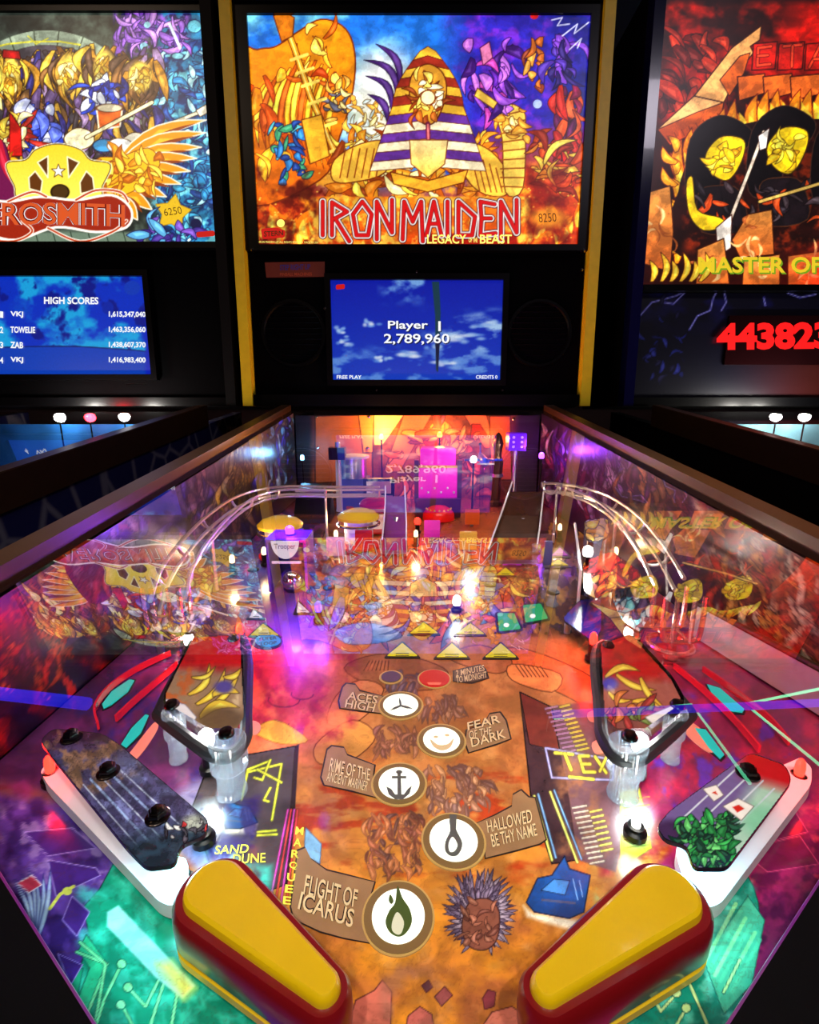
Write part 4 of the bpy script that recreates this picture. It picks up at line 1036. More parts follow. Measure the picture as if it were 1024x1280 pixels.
    # faint brown relief opposite the scrolls, and a ragged grey mane round a brown rock
    for x0,y0,x1,y1,n_,cs in [(528,868,570,892,22,[(140,96,72),(112,76,64),(168,120,86)]),(480,840,520,856,18,[(104,84,92),(84,66,76),(130,100,90)]),(470,905,520,935,26,[(150,92,66),(120,72,60),(176,112,76)]),
                            (535,955,602,1008,46,[(150,104,74),(124,84,66),(186,134,88),(104,70,58)]),(460,1012,524,1082,52,[(140,78,50),(110,60,46),(172,104,60),(90,56,48)])]:
        a.swarm(x0,y0,x1,y1,n_,cs,15,5,(118,76,50),ow=.8,ang=1.4,spread=.9,seed=x0)
    rr = random.Random(8)
    for ring, n_ in ((1.0,44),(.8,40),(.6,34)):
        for k in range(n_):
            t = -2.7+5.4*k/(n_-1)+rr.uniform(-.05,.05); q = ring*rr.uniform(.9,1.1)
            a.leaf((600+15*math.sin(t),1146-20*math.cos(t)),(600+45*q*math.sin(t+.08),1140-54*q*math.cos(t+.08)),rr.uniform(-.1,.1),5.5,rr.choice([(112,98,122),(90,78,102),(138,124,140),(70,58,80)]),(40,30,46),.8)
    a.poly(spline([(580,1142),(590,1126),(612,1124),(624,1140),(622,1172),(608,1187),(588,1184),(578,1165)],4,True),(122,72,56),(50,26,26),1.5)
    a.swarm(584,1130,616,1180,12,[(150,92,70),(96,54,44),(128,80,60)],14,5,(60,30,28),ow=.8,seed=66)
    # rubble and rosy rocks by the drain
    for pts,c in [([(435,1280),(445,1250),(468,1238),(478,1225),(490,1240),(488,1300),(440,1300)],(196,104,84)),([(510,1270),(525,1258),(540,1268),(545,1300),(505,1300)],(186,96,84)),([(598,1290),(615,1265),(640,1258),(660,1272),(660,1300),(600,1300)],(204,116,94)),
                  ([(527,1232),(536,1225),(541,1234),(533,1241)],(90,50,60)),([(543,1246),(556,1233),(566,1244),(552,1258)],(140,70,70)),([(603,1248),(610,1237),(620,1240),(618,1258),(606,1262)],(120,50,60))]:
        a.poly(pts,c,(84,36,34),1.5)
    a.mottle(470,1200,600,1290,30,(150,100,80),.45,4,.6)

# grid follows the perspective: fine near the flippers, coarser at the back
def pf_rows():
    vs = [-.10]
    while vs[-1] < VR:
        z = max(.06, (vs[-1]*.974+H*.227)); vs.append(vs[-1]+(.006 if vs[-1] < .085 else min(.008, max(.00038, z*z/126*1.25))))
    vs[-1] = VR
    return np.array(vs)
vs_ = pf_rows()
us_ = np.concatenate([np.linspace(-WPF,-.185,66)[:-1], np.linspace(-.185,.185,920), np.linspace(.185,WPF,66)[1:]])
UU, VV = np.meshgrid(us_, vs_)
PP = np.stack([UU, VV, np.zeros_like(UU)], -1)
Mw = np.array(TPF); PW = PP.reshape(-1,3) @ Mw[:3,:3].T + Mw[:3,3]
ppx, ppy = proj_np(PW)
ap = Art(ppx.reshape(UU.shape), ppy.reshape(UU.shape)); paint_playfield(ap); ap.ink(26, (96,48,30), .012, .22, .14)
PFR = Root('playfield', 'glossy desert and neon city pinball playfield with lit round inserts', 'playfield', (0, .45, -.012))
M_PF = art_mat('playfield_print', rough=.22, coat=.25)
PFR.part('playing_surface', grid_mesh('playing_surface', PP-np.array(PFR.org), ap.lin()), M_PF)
PFR.part('plywood_board', MB().box((-WPF,-.10,-.0125),(WPF,VR,-.0006)), mat('plywood', (170,130,80), .6, noise=.2))

# ---- prints on the surface: scrolls, lettering; inserts
M_SCROLL = mat('tan_scroll_print', (150,112,74), .35, noise=.35, nscale=90)
M_SCROLLD = mat('dark_scroll_print', (88,62,48), .35, noise=.35, nscale=90)
M_INKD = mat('dark_brown_ink', (38,24,18), .4)
M_CREAM = mat('cream_ink', (216,190,140), .4)
M_RING = mat('tan_ring_print', (186,150,84), .35, noise=.2)
def shrink(poly, d):
    cx = sum(p[0] for p in poly)/len(poly); cy = sum(p[1] for p in poly)/len(poly)
    out = []
    for p in poly:
        v = Vector((p[0]-cx, p[1]-cy)); out.append((cx+v.x*(1-d/v.length), cy+v.y*(1-d/v.length)))
    return out
def scroll(poly, lines, dark=False, label=None):
    o = PFR.part('printed_scroll', flat_tri(poly, PFP(.0003)), M_INKD, label=label)
    PFR.part('scroll_paper', flat_tri(shrink(poly, 2.2), PFP(.0005)), M_SCROLLD if dark else M_SCROLL, o)
    for s, q in lines:
        for wd in s.split():
            pass
        PFR.part('lettering_outline', text_mb(s, q, PFP(.0007), .05), M_INKD, o, kind='stuff')
        PFR.part('lettering', text_mb(s, q, PFP(.0009), .012), M_CREAM, o, kind='stuff')
scroll([(371,1062),(381,1058),(388,1072),(408,1086),(440,1094),(470,1102),(462,1130),(464,1180),(430,1174),(400,1166),(366,1150),(362,1134)],
       [('FLIGHT OF',[(379,1118),(445,1135),(448,1112),(383,1093)]),('ICARUS',[(372,1136),(440,1160),(444,1137),(377,1114)])], label='scroll print reading FLIGHT OF ICARUS')
scroll([(592,1030),(618,1018),(640,1006),(641,992),(652,986),(662,995),(670,996),(684,1050),(676,1056),(640,1066),(606,1074),(604,1050)],
       [('HALLOWED',[(610,1041),(666,1028),(664,1011),(608,1026)]),('BE THY NAME',[(616,1059),(672,1044),(669,1029),(613,1043)])], label='scroll print reading HALLOWED BE THY NAME')
scroll([(408,936),(414,931),(430,933),(434,942),(470,956),(466,985),(472,998),(440,990),(404,982),(400,972)],
       [('RIME OF THE',[(411,964),(462,976),(463,961),(414,947)]),('ANCIENT MARINER',[(408,976),(458,989),(461,977),(410,964)])], label='scroll print reading RIME OF THE ANCIENT MARINER')
scroll([(582,912),(605,904),(612,891),(626,889),(634,900),(640,924),(620,932),(585,942),(580,928)],
       [('FEAR',[(585,913),(626,903),(624,893),(584,903)]),('OF THE',[(587,924),(615,917),(614,908),(586,914)]),('DARK',[(590,934),(633,922),(631,911),(588,923)])], label='scroll print reading FEAR OF THE DARK')
scroll([(427,858),(432,853),(444,854),(450,862),(480,870),(476,882),(482,893),(450,890),(424,886),(422,876)],
       [('ACES',[(434,874),(471,880),(473,870),(436,864)]),('HIGH',[(431,884),(467,890),(470,880),(433,874)])], label='scroll print reading ACES HIGH')
scroll([(566,838),(600,830),(608,836),(612,848),(590,855),(566,852)],
       [('2 MINUTES',[(570,846),(606,838),(605,831),(570,838)]),('TO MIDNIGHT',[(571,854),(609,847),(608,839),(570,846)])], dark=True, label='dark scroll print reading 2 MINUTES TO MIDNIGHT')
# emblems opposite the scrolls (plain dark medallions and a ragged grey mane)
def patch(name, pts, m, label=None, w=.0004, par=None): return PFR.part(name, flat_tri(pts, PFP(w)), m, par, label=label)
# printed lettering of the neon city
M_NEONY = mat('yellow_neon_print', (232,226,70), .4)
PFR.part('lettering', text_mb('SAND', [(268,1068),(310,1066),(312,1055),(270,1057)], PFP(.0005), .01), M_NEONY, kind='stuff')
PFR.part('lettering', text_mb('DUNE', [(290,1080),(332,1078),(332,1066),(292,1068)], PFP(.0005), .01), M_NEONY, kind='stuff')
for k, ch in enumerate('MARQUEE'):
    y = 1038+k*14.5; x = 374-k*2.6
    PFR.part('lettering', text_mb(ch, [(x-5,y+5),(x+5,y+6),(x+6,y-4),(x-4,y-5)], PFP(.0005), .02), M_NEONY)

# ---- lit inserts
def ell_pts(cx, cy, rx, ry, n=36): return [(cx+rx*math.cos(2*math.pi*k/n), cy+ry*math.sin(2*math.pi*k/n)) for k in range(n)]
def circle_pf(px, py, r, n=40, w=0):
    c = pf(px, py); return [(c.x+r*math.cos(2*math.pi*k/n), c.y+r*math.sin(2*math.pi*k/n)) for k in range(n)]
def disc(px, py, r, z0, z1, n=40): return MB().prism(circle_pf(px, py, r, n), z0, z1)
E_INS = emat('lit_white_insert', (255,252,235), 1.6)
E_INS2 = emat('lit_warm_insert', (235,225,190), 1.1)
M_ICON = mat('insert_icon_ink', (66,84,30), .4)
M_ICONG = mat('insert_icon_grey_ink', (84,84,80), .4)
def rpx(px, py, d):   # pixel width -> radius in metres on the surface
    return (pf(px+d/2, py)-pf(px-d/2, py)).x/2
def insert(px, py, dout, din, mlit, label):
    o = PFR.part('insert_ring', disc(px, py, rpx(px,py,dout), -.004, .0006), M_RING, label=label)
    PFR.part('ring_shadow', disc(px, py, rpx(px,py,dout-5), -.004, .0008), mat('brown_ring_ink',(120,92,50),.4), o)  # darker brown ring printed inside the tan one
    PFR.part('lit_lens', disc(px, py, rpx(px,py,din), -.004, .0011), mlit, o)
    return o
def icon(o, pts, m=M_ICON, w=.0014): PFR.part('icon', flat_tri(pts, PFP(w)), m, o)
def S2(pts, n=4): return spline([p+(0,) for p in pts], n, True)
o = insert(498,1146,91,66,E_INS,'round white lit insert with a green flame')
icon(o, S2([(497,1107),(503,1122),(512,1136),(515,1152),(508,1166),(498,1171),(487,1165),(482,1152),(487,1138),(494,1128)]))
icon(o, S2([(497,1140),(505,1152),(502,1166),(496,1168),(490,1162),(491,1150)]), E_INS2, .0017); icon(o, S2([(488,1118),(492,1126),(489,1130),(486,1125)]))
o = insert(567,1051,81,60,E_INS,'round white lit insert with a grey noose')
icon(o, S2([(562,1024),(570,1024),(570,1036),(578,1054),(573,1068),(564,1070),(557,1064),(557,1052),(563,1038)]), M_ICONG); icon(o, S2([(566,1046),(572,1056),(568,1064),(562,1064),(561,1054)]), E_INS, .0017); icon(o, [(562,1018),(571,1018),(570,1040),(563,1040)], M_ICONG, .0016)
o = insert(499,980,70,51,E_INS,'round white lit insert with an anchor')
icon(o, [(497,966),(501,966),(502,995),(497,995)], M_ICONG); icon(o, [(490,970),(508,970),(508,973),(490,973)], M_ICONG)
icon(o, [(483,983),(489,986),(494,993),(505,993),(510,986),(515,982),(512,992),(504,999),(494,999),(486,993)], M_ICONG); icon(o, ell_pts(499,965,4,2.5,12), M_ICONG)
o = insert(552,926,62,46,E_INS,'round white lit insert with a crescent grin')
icon(o, S2([(538,924),(548,931),(560,930),(567,923),(563,934),(552,938),(542,933)]), M_CREAM); icon(o, ell_pts(545,921,3,1.5,10), M_CREAM); icon(o, ell_pts(559,919,3,1.5,10), M_CREAM)
o = insert(501,882,57,44,E_INS,'round white lit insert with a propeller')
for an in (0.4,2.5,4.6):
    c, s_ = math.cos(an), math.sin(an)*.6
    icon(o, [(501-s_*2,882+c*1.2),(501+c*9-s_*2.5,882+s_*9+c*1.6),(501+c*17,882+s_*17),(501+c*9+s_*2,882+s_*9-c*1.4),(501+s_*2,882-c*1.2)], M_ICONG)
o = insert(543,849,42,38,emat('lit_red_insert',(225,20,14),1.0),'round red lit insert')
icon(o, [(534,853),(552,853),(550,856),(536,856)], mat('red_ink_light',(235,120,90),.4))
insert(489,847,30,24,mat('unlit_violet_insert',(84,66,92),.3),'round unlit violet insert')

M_BLK = mat('black_insert_outline', (18,14,12), .4)
E_YI = emat('lit_yellow_insert', (245,218,20), 1.0)
def tri_insert(cx, cy, wd, ht, mlit, ins=1.0, sk=0):
    P = [(cx-wd/2,cy+ht/2),(cx+wd/2,cy+ht/2),(cx+sk,cy-ht/2)]
    big = [(cx-wd/2-5,cy+ht/2+2.5),(cx+wd/2+5,cy+ht/2+2.5),(cx+sk,cy-ht/2-3.5)]
    f = lambda q: [(pf(*p).x, pf(*p).y) for p in q]
    o = PFR.part('arrow_insert', MB().prism(rounded(f(big),.003), -.004, .0006), M_BLK)
    PFR.part('lit_lens', MB().prism(rounded(f(P),.0012), -.004, .0012), mlit, o)
    ln = MB()
    for k in range(2): flat(ln, [(cx-wd*.22,cy+ht*.2+k*2.6),(cx+wd*.22,cy+ht*.2+k*2.6),(cx+wd*.22,cy+ht*.2+k*2.6+1),(cx-wd*.22,cy+ht*.2+k*2.6+1)], PFP(.0014))
    PFR.part('printed_words', ln, M_INKD, o, kind='stuff')
for cx, cy, wd, ht in [(530,786,35,13),(588,787,35,13),(503,813,38,16),(565,814,39,17),(626,814,39,17),(632,715,22,9),(698,704,26,7)]: tri_insert(cx,cy,wd,ht,E_YI)
tri_insert(331,788,35,14,E_YI,sk=-2)
E_PALE = emat('lit_pale_violet_insert', (245,225,250), 1.1)
tri_insert(320,768,17,10,E_PALE,sk=-3); tri_insert(379,760,16,13,E_PALE,sk=-6)
E_MAG = emat('lit_magenta_insert', (190,20,200), 1.0)
tri_insert(640,700,24,14,E_MAG); tri_insert(700,690,20,10,E_MAG)
cb = PFR.part('oval_insert', MB().prism([(pf(*p).x,pf(*p).y) for p in ell_pts(333,803,20,9.5)], -.004,.0006), M_BLK, label='blue lit oval insert')
PFR.part('lit_lens', MB().prism([(pf(*p).x,pf(*p).y) for p in ell_pts(335,802,16,7.5)], -.004,.0012), emat('lit_blue_insert',(40,165,225),1.0), cb)
for s, q in [('SUPER',[(324,801),(346,799),(346,795),(324,797)]),('LOOP',[(326,807),(346,805),(346,801),(326,803)])]: PFR.part('lettering', text_mb(s,q,PFP(.0014),.02), M_INKD, cb, kind='stuff')
E_GRN = emat('lit_green_insert', (10,200,110), 1.0)
for poly in [[(622,768),(643,768),(651,787),(624,790)],[(654,758),(676,756),(685,774),(657,779)]]:
    f = lambda q: [(pf(*p).x, pf(*p).y) for p in q]
    o = PFR.part('square_insert', MB().prism(rounded(f(shrink(poly,-4)),.004), -.004,.0006), M_BLK, label='green lit square insert')
    PFR.part('lit_lens', MB().prism(rounded(f(poly),.002), -.004,.0014), E_GRN, o)
    cx = sum(p[0] for p in poly)/4; cy = sum(p[1] for p in poly)/4
    PFR.part('lamp_spot', MB().prism(f(ell_pts(cx-2,cy+5,3.5,2.5,14)), 0,.0017), E_INS, o)
E_CY = emat('lit_cyan_insert', (30,200,190), 1.1)
for pts in [[(128,882),(140,866),(162,851),(168,852),(160,866),(140,882),(130,887)],[(152,932),(165,912),(182,895),(186,896),(176,918),(158,936)],[(884,857),(900,862),(930,888),(928,892),(912,890),(890,868)],[(869,912),(882,914),(905,945),(900,950),(886,936)]]:
    f = lambda q: [(pf(*p).x, pf(*p).y) for p in q]
    o = PFR.part('lane_insert', MB().prism(f(shrink(pts,-3)),-.004,.0006), M_BLK, label='cyan lit lane insert')
    PFR.part('lit_lens', MB().prism(f(pts),-.004,.0013), E_CY, o)
for pts in [[(148,955),(160,945),(192,905),(197,912),(175,945),(152,962)],[(850,908),(862,902),(895,930),(890,942),(870,930)],[(306,905),(318,902),(326,908),(322,918),(308,918)],[(740,930),(752,926),(756,940),(744,942)],[(735,892),(750,888),(754,902),(738,902)]]:
    f = lambda q: [(pf(*p).x, pf(*p).y) for p in q]
    PFR.part('rollover_slot', MB().prism(f(S2(pts)),-.004,.0007), mat('pink_slot_print',(225,130,110),.35))

# ================================================================== inside walls and backboard of the middle machine
def paint_blade_left(a):
    X, Y = a.X, a.Y
    a.full(np.ones(a.shape),(96,84,88)); a.full((fbm(X/20,Y/40)-.45)*5,(60,50,70))
    a.full(np.clip((150-X)/60,0,1),(84,20,60)); a.mottle(-400,650,190,960,26,(200,28,22),.46,6,.95); a.mottle(-400,760,160,960,30,(16,18,70),.48,6,.95)
    a.swarm(-60,700,80,840,60,[(215,40,24),(235,90,30),(150,16,40),(90,10,60)],44,9,(50,5,20),ang=1.4,spread=.6,seed=71)
    a.swarm(80,640,250,780,60,[(120,100,110),(170,60,70),(90,70,140),(150,130,110)],34,8,(40,25,40),ang=1.4,spread=.5,seed=72)
    a.swarm(230,560,310,660,50,[(150,120,90),(120,60,90),(70,60,110),(90,80,70)],26,6,(35,25,35),ang=1.5,spread=.3,seed=73)
    a.swarm(288,535,328,610,60,[(225,200,60),(200,170,50),(240,225,120),(150,130,60)],30,4,(70,55,20),ang=1.55,spread=.2,seed=74)
    a.swarm(322,515,365,600,50,[(60,60,190),(90,160,210),(150,170,190),(40,60,60)],20,4,(20,20,40),ang=1.55,spread=.2,seed=75)
def paint_blade_right(a):
    X, Y = a.X, a.Y
    a.full(np.ones(a.shape),(74,26,84)); a.full((fbm(X/20,Y/34)-.46)*5,(40,10,40))
    a.swarm(665,520,750,620,60,[(120,60,150),(80,30,110),(190,160,215),(150,40,90)],26,6,(25,8,35),ang=1.5,spread=.3,seed=76)
    a.swarm(738,540,772,610,36,[(205,170,215),(160,110,190),(120,60,130)],30,5,(40,15,60),ang=1.5,spread=.2,seed=77)
    a.swarm(770,570,860,680,60,[(120,40,60),(190,110,60),(80,20,80),(160,80,120)],30,7,(35,8,25),ang=1.3,spread=.5,seed=78)
    a.full(np.clip((X-880)/50,0,1),(206,110,60)); a.mottle(860,600,1500,900,24,(235,190,150),.48,6,.9); a.mottle(860,600,1500,900,18,(190,30,24),.52,6,.9)
    a.swarm(880,640,1100,800,70,[(235,150,60),(240,210,170),(200,50,30),(150,70,40)],40,11,(80,25,15),ang=1.2,spread=.7,seed=79)
M_BLADE = art_mat('side_blade_print', rough=.3)
def blade(sg, painter):
    ys = np.linspace(-.08, 1.04, 420); ts = np.linspace(0, 1, 120)
    YY, TT = np.meshgrid(ys, ts)
    zlo = CAM.z-H*math.cos(SLOPE)+ (YY-H*math.sin(SLOPE))*math.tan(SLOPE); zhi = GZ-(DB-YY)*math.tan(GS)-.006
    P = np.stack([np.full_like(YY, sg*.2635), YY, zlo+(zhi-zlo)*TT], -1)
    px, py = proj_np(P.reshape(-1,3)); a = Art(px.reshape(YY.shape), py.reshape(YY.shape)); painter(a); a.ink(12,(20,8,20),.016,.5,.3); a.C *= .72
    mid.part('side_art_blade', grid_mesh('side_art_blade', P-np.array(mid.org), a.lin()), M_BLADE)
blade(-1, paint_blade_left); blade(1, paint_blade_right)

def paint_backboard(a):
    X, Y = a.X, a.Y
    a.full(np.ones(a.shape),(96,44,24)); a.full((fbm(X/16,Y/16)-.45)*5,(150,84,40))
    a.full(np.clip((392-X)/6,0,1),(20,18,22)); a.full(np.clip((X-640)/10,0,1),(40,16,34))
    a.poly([(394,520),(465,518),(466,600),(394,604)],(190,104,36),(50,22,10),1.6); a.poly([(448,518),(468,518),(466,566),(454,566)],(214,140,60),(60,26,10),1.4)
    a.poly([(468,518),(505,518),(478,556),(468,556)],(246,200,130)); a.poly([(505,518),(540,518),(500,590),(480,590)],(196,124,80),(90,44,24),1.2)  # pale wedge paints the bright light onto the board
    a.poly([(580,518),(608,518),(620,560),(606,560)],(206,120,70),(80,30,16),1.2); a.poly([(590,530),(600,530),(612,548),(588,548)],(150,26,24),(60,10,10),1)
    a.poly(spline([(530,560,0),(536,535,0),(550,524,0),(566,535,0),(572,560,0)],5,True),(228,150,60),(90,40,16),1.3)
    for k in range(5): a.stroke([(538+k*6,530),(534+k*7,558)],1.2,(140,70,30))
    a.swarm(500,535,600,620,40,[(206,90,50),(150,40,30),(226,150,80),(120,60,90)],18,6,(60,16,16),seed=81)
    a.poly([(612,520),(638,520),(640,600),(614,600)],(190,100,60),(50,20,10),1.4)
def backboard():
    y = 1.048; x0, x1 = -.262, .262
    z0 = (TPF @ Vector((0,y-.01,0))).z-.01; z1 = glz(y)-.012
    r = Root('backboard', 'amber painted backboard closing off the far end of the playfield', 'panel', (0, y, z0), False)
    r.part('board', MB().box((x0,y,z0),(x1,y+.008,z1)), M_BLACK, smooth=False)
    r.part('print', upright_panel('print', x0, x1, z0, z1, y-.0006, .0018, paint_backboard, r.org), art_mat('backboard_print', rough=.4))
    for x, yy in [(396,521),(461,521),(398,560),(460,560),(642,524),(600,555)]:
        c = bbp(x, yy, y-.002); r.part('screw', MB().tube([c, c+Vector((0,-.003,0)), c+Vector((0,-.004,0))],[.003,.003,.0015],8), M_CHROME)
backboard()

# ================================================================== apron, flippers, guides, slingshots
W = .028
Aa = pf(0,1099,W); Ab = pf(113,1280,W); Ba = pf(1024,1109,W); Bb = pf(915,1280,W)
def ext(p, q, u=None, v=None):
    d = q-p; t = (u-p.x)/d.x if u is not None else (v-p.y)/d.y
    r = p+d*t; return (r.x, r.y)
ap_root = Root('apron', 'dark apron with violet edges framing the drain below the flippers', 'apron', (0, .0, 0))
vb = -.095
M_APRON = mat('black_apron_metal', (3,2,4), .8, spec=.1, noise=.35, nscale=70)
dl = ext(Aa,Ab,v=.075); dr = ext(Ba,Bb,v=.075)
ap_root.part('apron_plate', MB().prism([ext(Aa,Ab,u=-.258),dl,(dl[0]+.03,.03),(dr[0]-.03,.03),dr,ext(Ba,Bb,u=.258),(.258,vb),(-.258,vb)],W-.003,W), M_APRON, smooth=False)
M_LILAC = mat('violet_edge_trim', (110,30,110), .3)  # violet highlight along the apron edge, modelled as a thin coloured tube
for p, q in ((ext(Aa,Ab,u=-.258),dl),(dr,ext(Ba,Bb,u=.258))):
    ap_root.part('apron_edge', MB().tube([(p[0],p[1],W-.001),(q[0],q[1],W-.001)],.0010,8), M_LILAC)
    d = Vector((q[0]-p[0],q[1]-p[1])).normalized(); nrm = Vector((-d.y,d.x)); nrm = nrm if nrm.y < 0 else -nrm
    P4 = [(p[0],p[1]),(q[0],q[1]),(q[0]+nrm.x*.002,q[1]+nrm.y*.002),(p[0]+nrm.x*.002,p[1]+nrm.y*.002)]
    ap_root.part('apron_skirt', MB().prism(P4,.0003,W-.003), M_APRON, smooth=False)

def flipper(label, pa, pb):
    p0 = pf(pa[0],pa[1],.025); p1 = pf(pb[0],pb[1],.025)
    r = Root('flipper', label, 'flipper', (p0.x,p0.y,0))
    a, b = (p0.x,p0.y), (p1.x,p1.y)
    def rings(spec):
        mb = MB(); n = None
        for i,(k0,k1,z) in enumerate(spec):
            pts = stadium(a,k0,b,k1,18); n = len(pts)
            mb.v += [Vector((p[0],p[1],z)) for p in pts]
            if i:
                for k in range(n): mb.f.append(((i-1)*n+k,(i-1)*n+(k+1)%n,i*n+(k+1)%n,i*n+k))
        mb.f.append(list(range(n))[::-1]); mb.f.append([(len(spec)-1)*n+k for k in range(n)])
        return mb
    r.part('bat', rings([(.0112,.0052,.003),(.0112,.0052,.0235),(.0107,.0047,.0256),(.0095,.0036,.0266)]), M_FLIP)
    r.part('base_flange', rings([(.0150,.0082,.0025),(.0150,.0082,.0055),(.0143,.0075,.006)]), M_FLIP)
    r.part('rubber', rings([(.0138,.0072,.0062),(.0152,.0086,.0085),(.0155,.0089,.0145),(.0152,.0086,.0205),(.0138,.0072,.0228)]), M_REDRUB)
    r.part('shaft', MB().lathe([(.004,.0),(.004,.003)],(p0.x,p0.y,0),12), M_STEEL)
flipper('yellow flipper with dark red rubber below the bolted purple lane plastic', (268,1113), (406,1236))
flipper('yellow flipper with dark red rubber below the lane plastic with playing cards', (836,1120), (683,1236))

def f2(q, w): return [(pf(p[0],p[1],w).x, pf(p[0],p[1],w).y) for p in q]
def screw_part(r, px, py, w, sc=1.0):
    c = pf(px,py,w)
    o = r.part('screw', MB().lathe([(.0052*sc,0),(.0052*sc,.0008),(.0046*sc,.0012)],(c.x,c.y,w),18), M_DARKSCREW)
    r.part('nut', MB().lathe([(.0040*sc,.0012),(.0040*sc,.0034),(.0036*sc,.0040),(.0030*sc,.0042),(.0024*sc,.0052),(.0010*sc,.0056)],(c.x,c.y,w),6), M_DARKSCREW, o)
    r.part('spacer', MB().lathe([(.003,0),(.003,w)],(c.x,c.y,0),10), M_STEEL, o)

M_PLPRINT = art_mat('lane_plastic_print', rough=.18, coat=.5)
M_SLAB = mat('smoky_acrylic_edge', (36,30,44), .15)
def lane_guide(label, guide, plast, painter, screws):
    c = pf(*guide[0])
    r = Root('inlane_guide', label, 'lane guide', (c.x,c.y,0))
    r.part('guide_body', MB().prism(rounded(f2(guide,.007),.006), 0, .007), mat('white_satin_plastic',(205,196,205),.3), smooth=False)
    pr = [(p[0],p[1]) for p in rounded(plast,9,5)]
    sl = r.part('plastic', MB().prism(f2(pr,.030), .0282, .0300), M_SLAB, smooth=False)
    r.part('plastic_print', sheet('plastic_print', shrink(pr,1.2), .0304, painter, r.org), M_PLPRINT, sl)
    for s in screws: screw_part(r, s[0], s[1], .0305)
def p_lane_l(a):
    X, Y = a.X, a.Y
    a.full(np.ones(a.shape),(66,64,104)); a.full(np.clip((950-Y+(X-90)*.1)/40,0,1),(70,28,50))
    a.mottle(40,900,180,1000,12,(150,110,70),.5,6,.7); a.mottle(120,940,270,1060,16,(120,130,190),.5,5,.7)
    for k in range(5): a.stroke([(105+k*9,985-k*7),(180+k*11,1070-k*9)],3 if k%2 else 1.5,(140,165,215) if k%2 else (190,205,240))
    a.full(np.clip((Y-1030-(X-190)*-.3)/30,0,1),(34,54,70)); a.ell(243,1033,14,10,(150,160,150),soft=.5); a.swarm(205,1030,260,1050,10,[(200,60,60),(190,200,200),(60,60,70)],10,4,(10,10,20),seed=91)
    a.ink(9,(24,18,40),.02,.5,.25)
def p_lane_r(a):
    X, Y = a.X, a.Y
    a.full(np.ones(a.shape),(110,92,150)); a.full(np.clip((X-905-(1020-Y)*.6)/30,0,1),(170,210,190)); a.full(np.clip((985-Y+(X-930)*.3)/20,0,1)*np.clip((X-915)/20,0,1),(196,20,30))
    for k in range(4): a.stroke([(850+k*16,1030+k*10),(925+k*14,960+k*10)],2.2,(205,215,230))
    a.ell(838,1045,26,16,(60,40,80),soft=.4); a.swarm(858,1025,915,1085,70,[(20,110,50),(40,160,70),(10,60,40),(90,190,100)],15,7,(5,30,30),seed=92); a.ell(950,1030,22,20,(120,200,160),soft=.6,op=.8)
    a.poly([(903,1012),(922,1002),(942,1012),(926,1030)],(245,240,235),(120,110,110),1); a.poly([(915,1013),(923,1010),(930,1015),(921,1020)],(210,40,30))
    a.poly([(878,990),(895,985),(904,998),(892,1006)],(240,235,230),(120,110,110),1); a.poly([(889,995),(894,993),(897,998)],(210,60,40))
lane_guide('brushed steel inlane guide topped by a purple plastic with three dark bolts',
  [(50,966),(70,950),(124,972),(226,1074),(240,1104),(218,1138),(200,1132),(60,984)],
  [(50,930),(66,914),(128,920),(150,934),(262,1030),(258,1048),(226,1062),(220,1086),(184,1090),(160,1066)], p_lane_l, [(90,927),(136,970),(198,1026)])
lane_guide('brushed steel inlane guide topped by a plastic with playing cards and a green shape',
  [(1014,962),(1000,950),(960,968),(842,1062),(858,1118),(882,1140),(900,1134),(1014,984)],
  [(820,1038),(836,1018),(915,960),(938,944),(982,960),(990,980),(908,1090),(866,1090),(858,1062),(830,1054)], p_lane_r, [(934,972)])

# ---- lamps: bulb in a socket with its own light
def lamp(label, px, py, w, rgb, energy, size=.0035, group=None, stem=True, bright=14.0, spread=.006, at=None):
    c = pf(px,py,w) if at is None else Vector((at[0],at[1],w)); col = lin(rgb); mx = max(col); col = tuple(x/mx for x in col)
    r = Root('led_lamp', label, 'lamp', (c.x,c.y,0), group=group)
    if stem: r.part('socket', MB().lathe([(.0055,0),(.0055,.003),(.0035,.004),(.0035,min(max(.005,w-.006),.012)),(.0016,min(max(.0052,w-.006),.0125)),(.0016,max(.0054,w-.008)),(.004,max(.0056,w-.007)),(.004,max(.0058,w-.005))],(c.x,c.y,0),12), M_BLACKG)
    else: r.part('socket', MB().lathe([(.005,w-.010),(.005,w-.004)],(c.x,c.y,0),12), M_BLACKG)
    r.part('bulb', MB().lathe([(size*.8,-.006),(size,-.003),(size,0),(size*.85,.003),(size*.4,.0048),(.0003,.005)],(c.x,c.y,w),14), emat('lit_bulb_%d_%d_%d_%d'%(tuple(rgb)+(int(bright*10),)), rgb, bright, False))
    l = bpy.data.lights.new('led_light','POINT'); l.energy = energy; l.color = col; l.shadow_soft_size = spread
    lo = bpy.data.objects.new('led_light', l); COL.objects.link(lo); lo.parent = r.o; lo.location = (0,0,w+.009)
    return r
WHT = (255,250,240); WARM = (255,214,160); PUR = (120,40,255); MAG = (255,30,220); REDL = (255,30,20); CYA = (140,240,255)
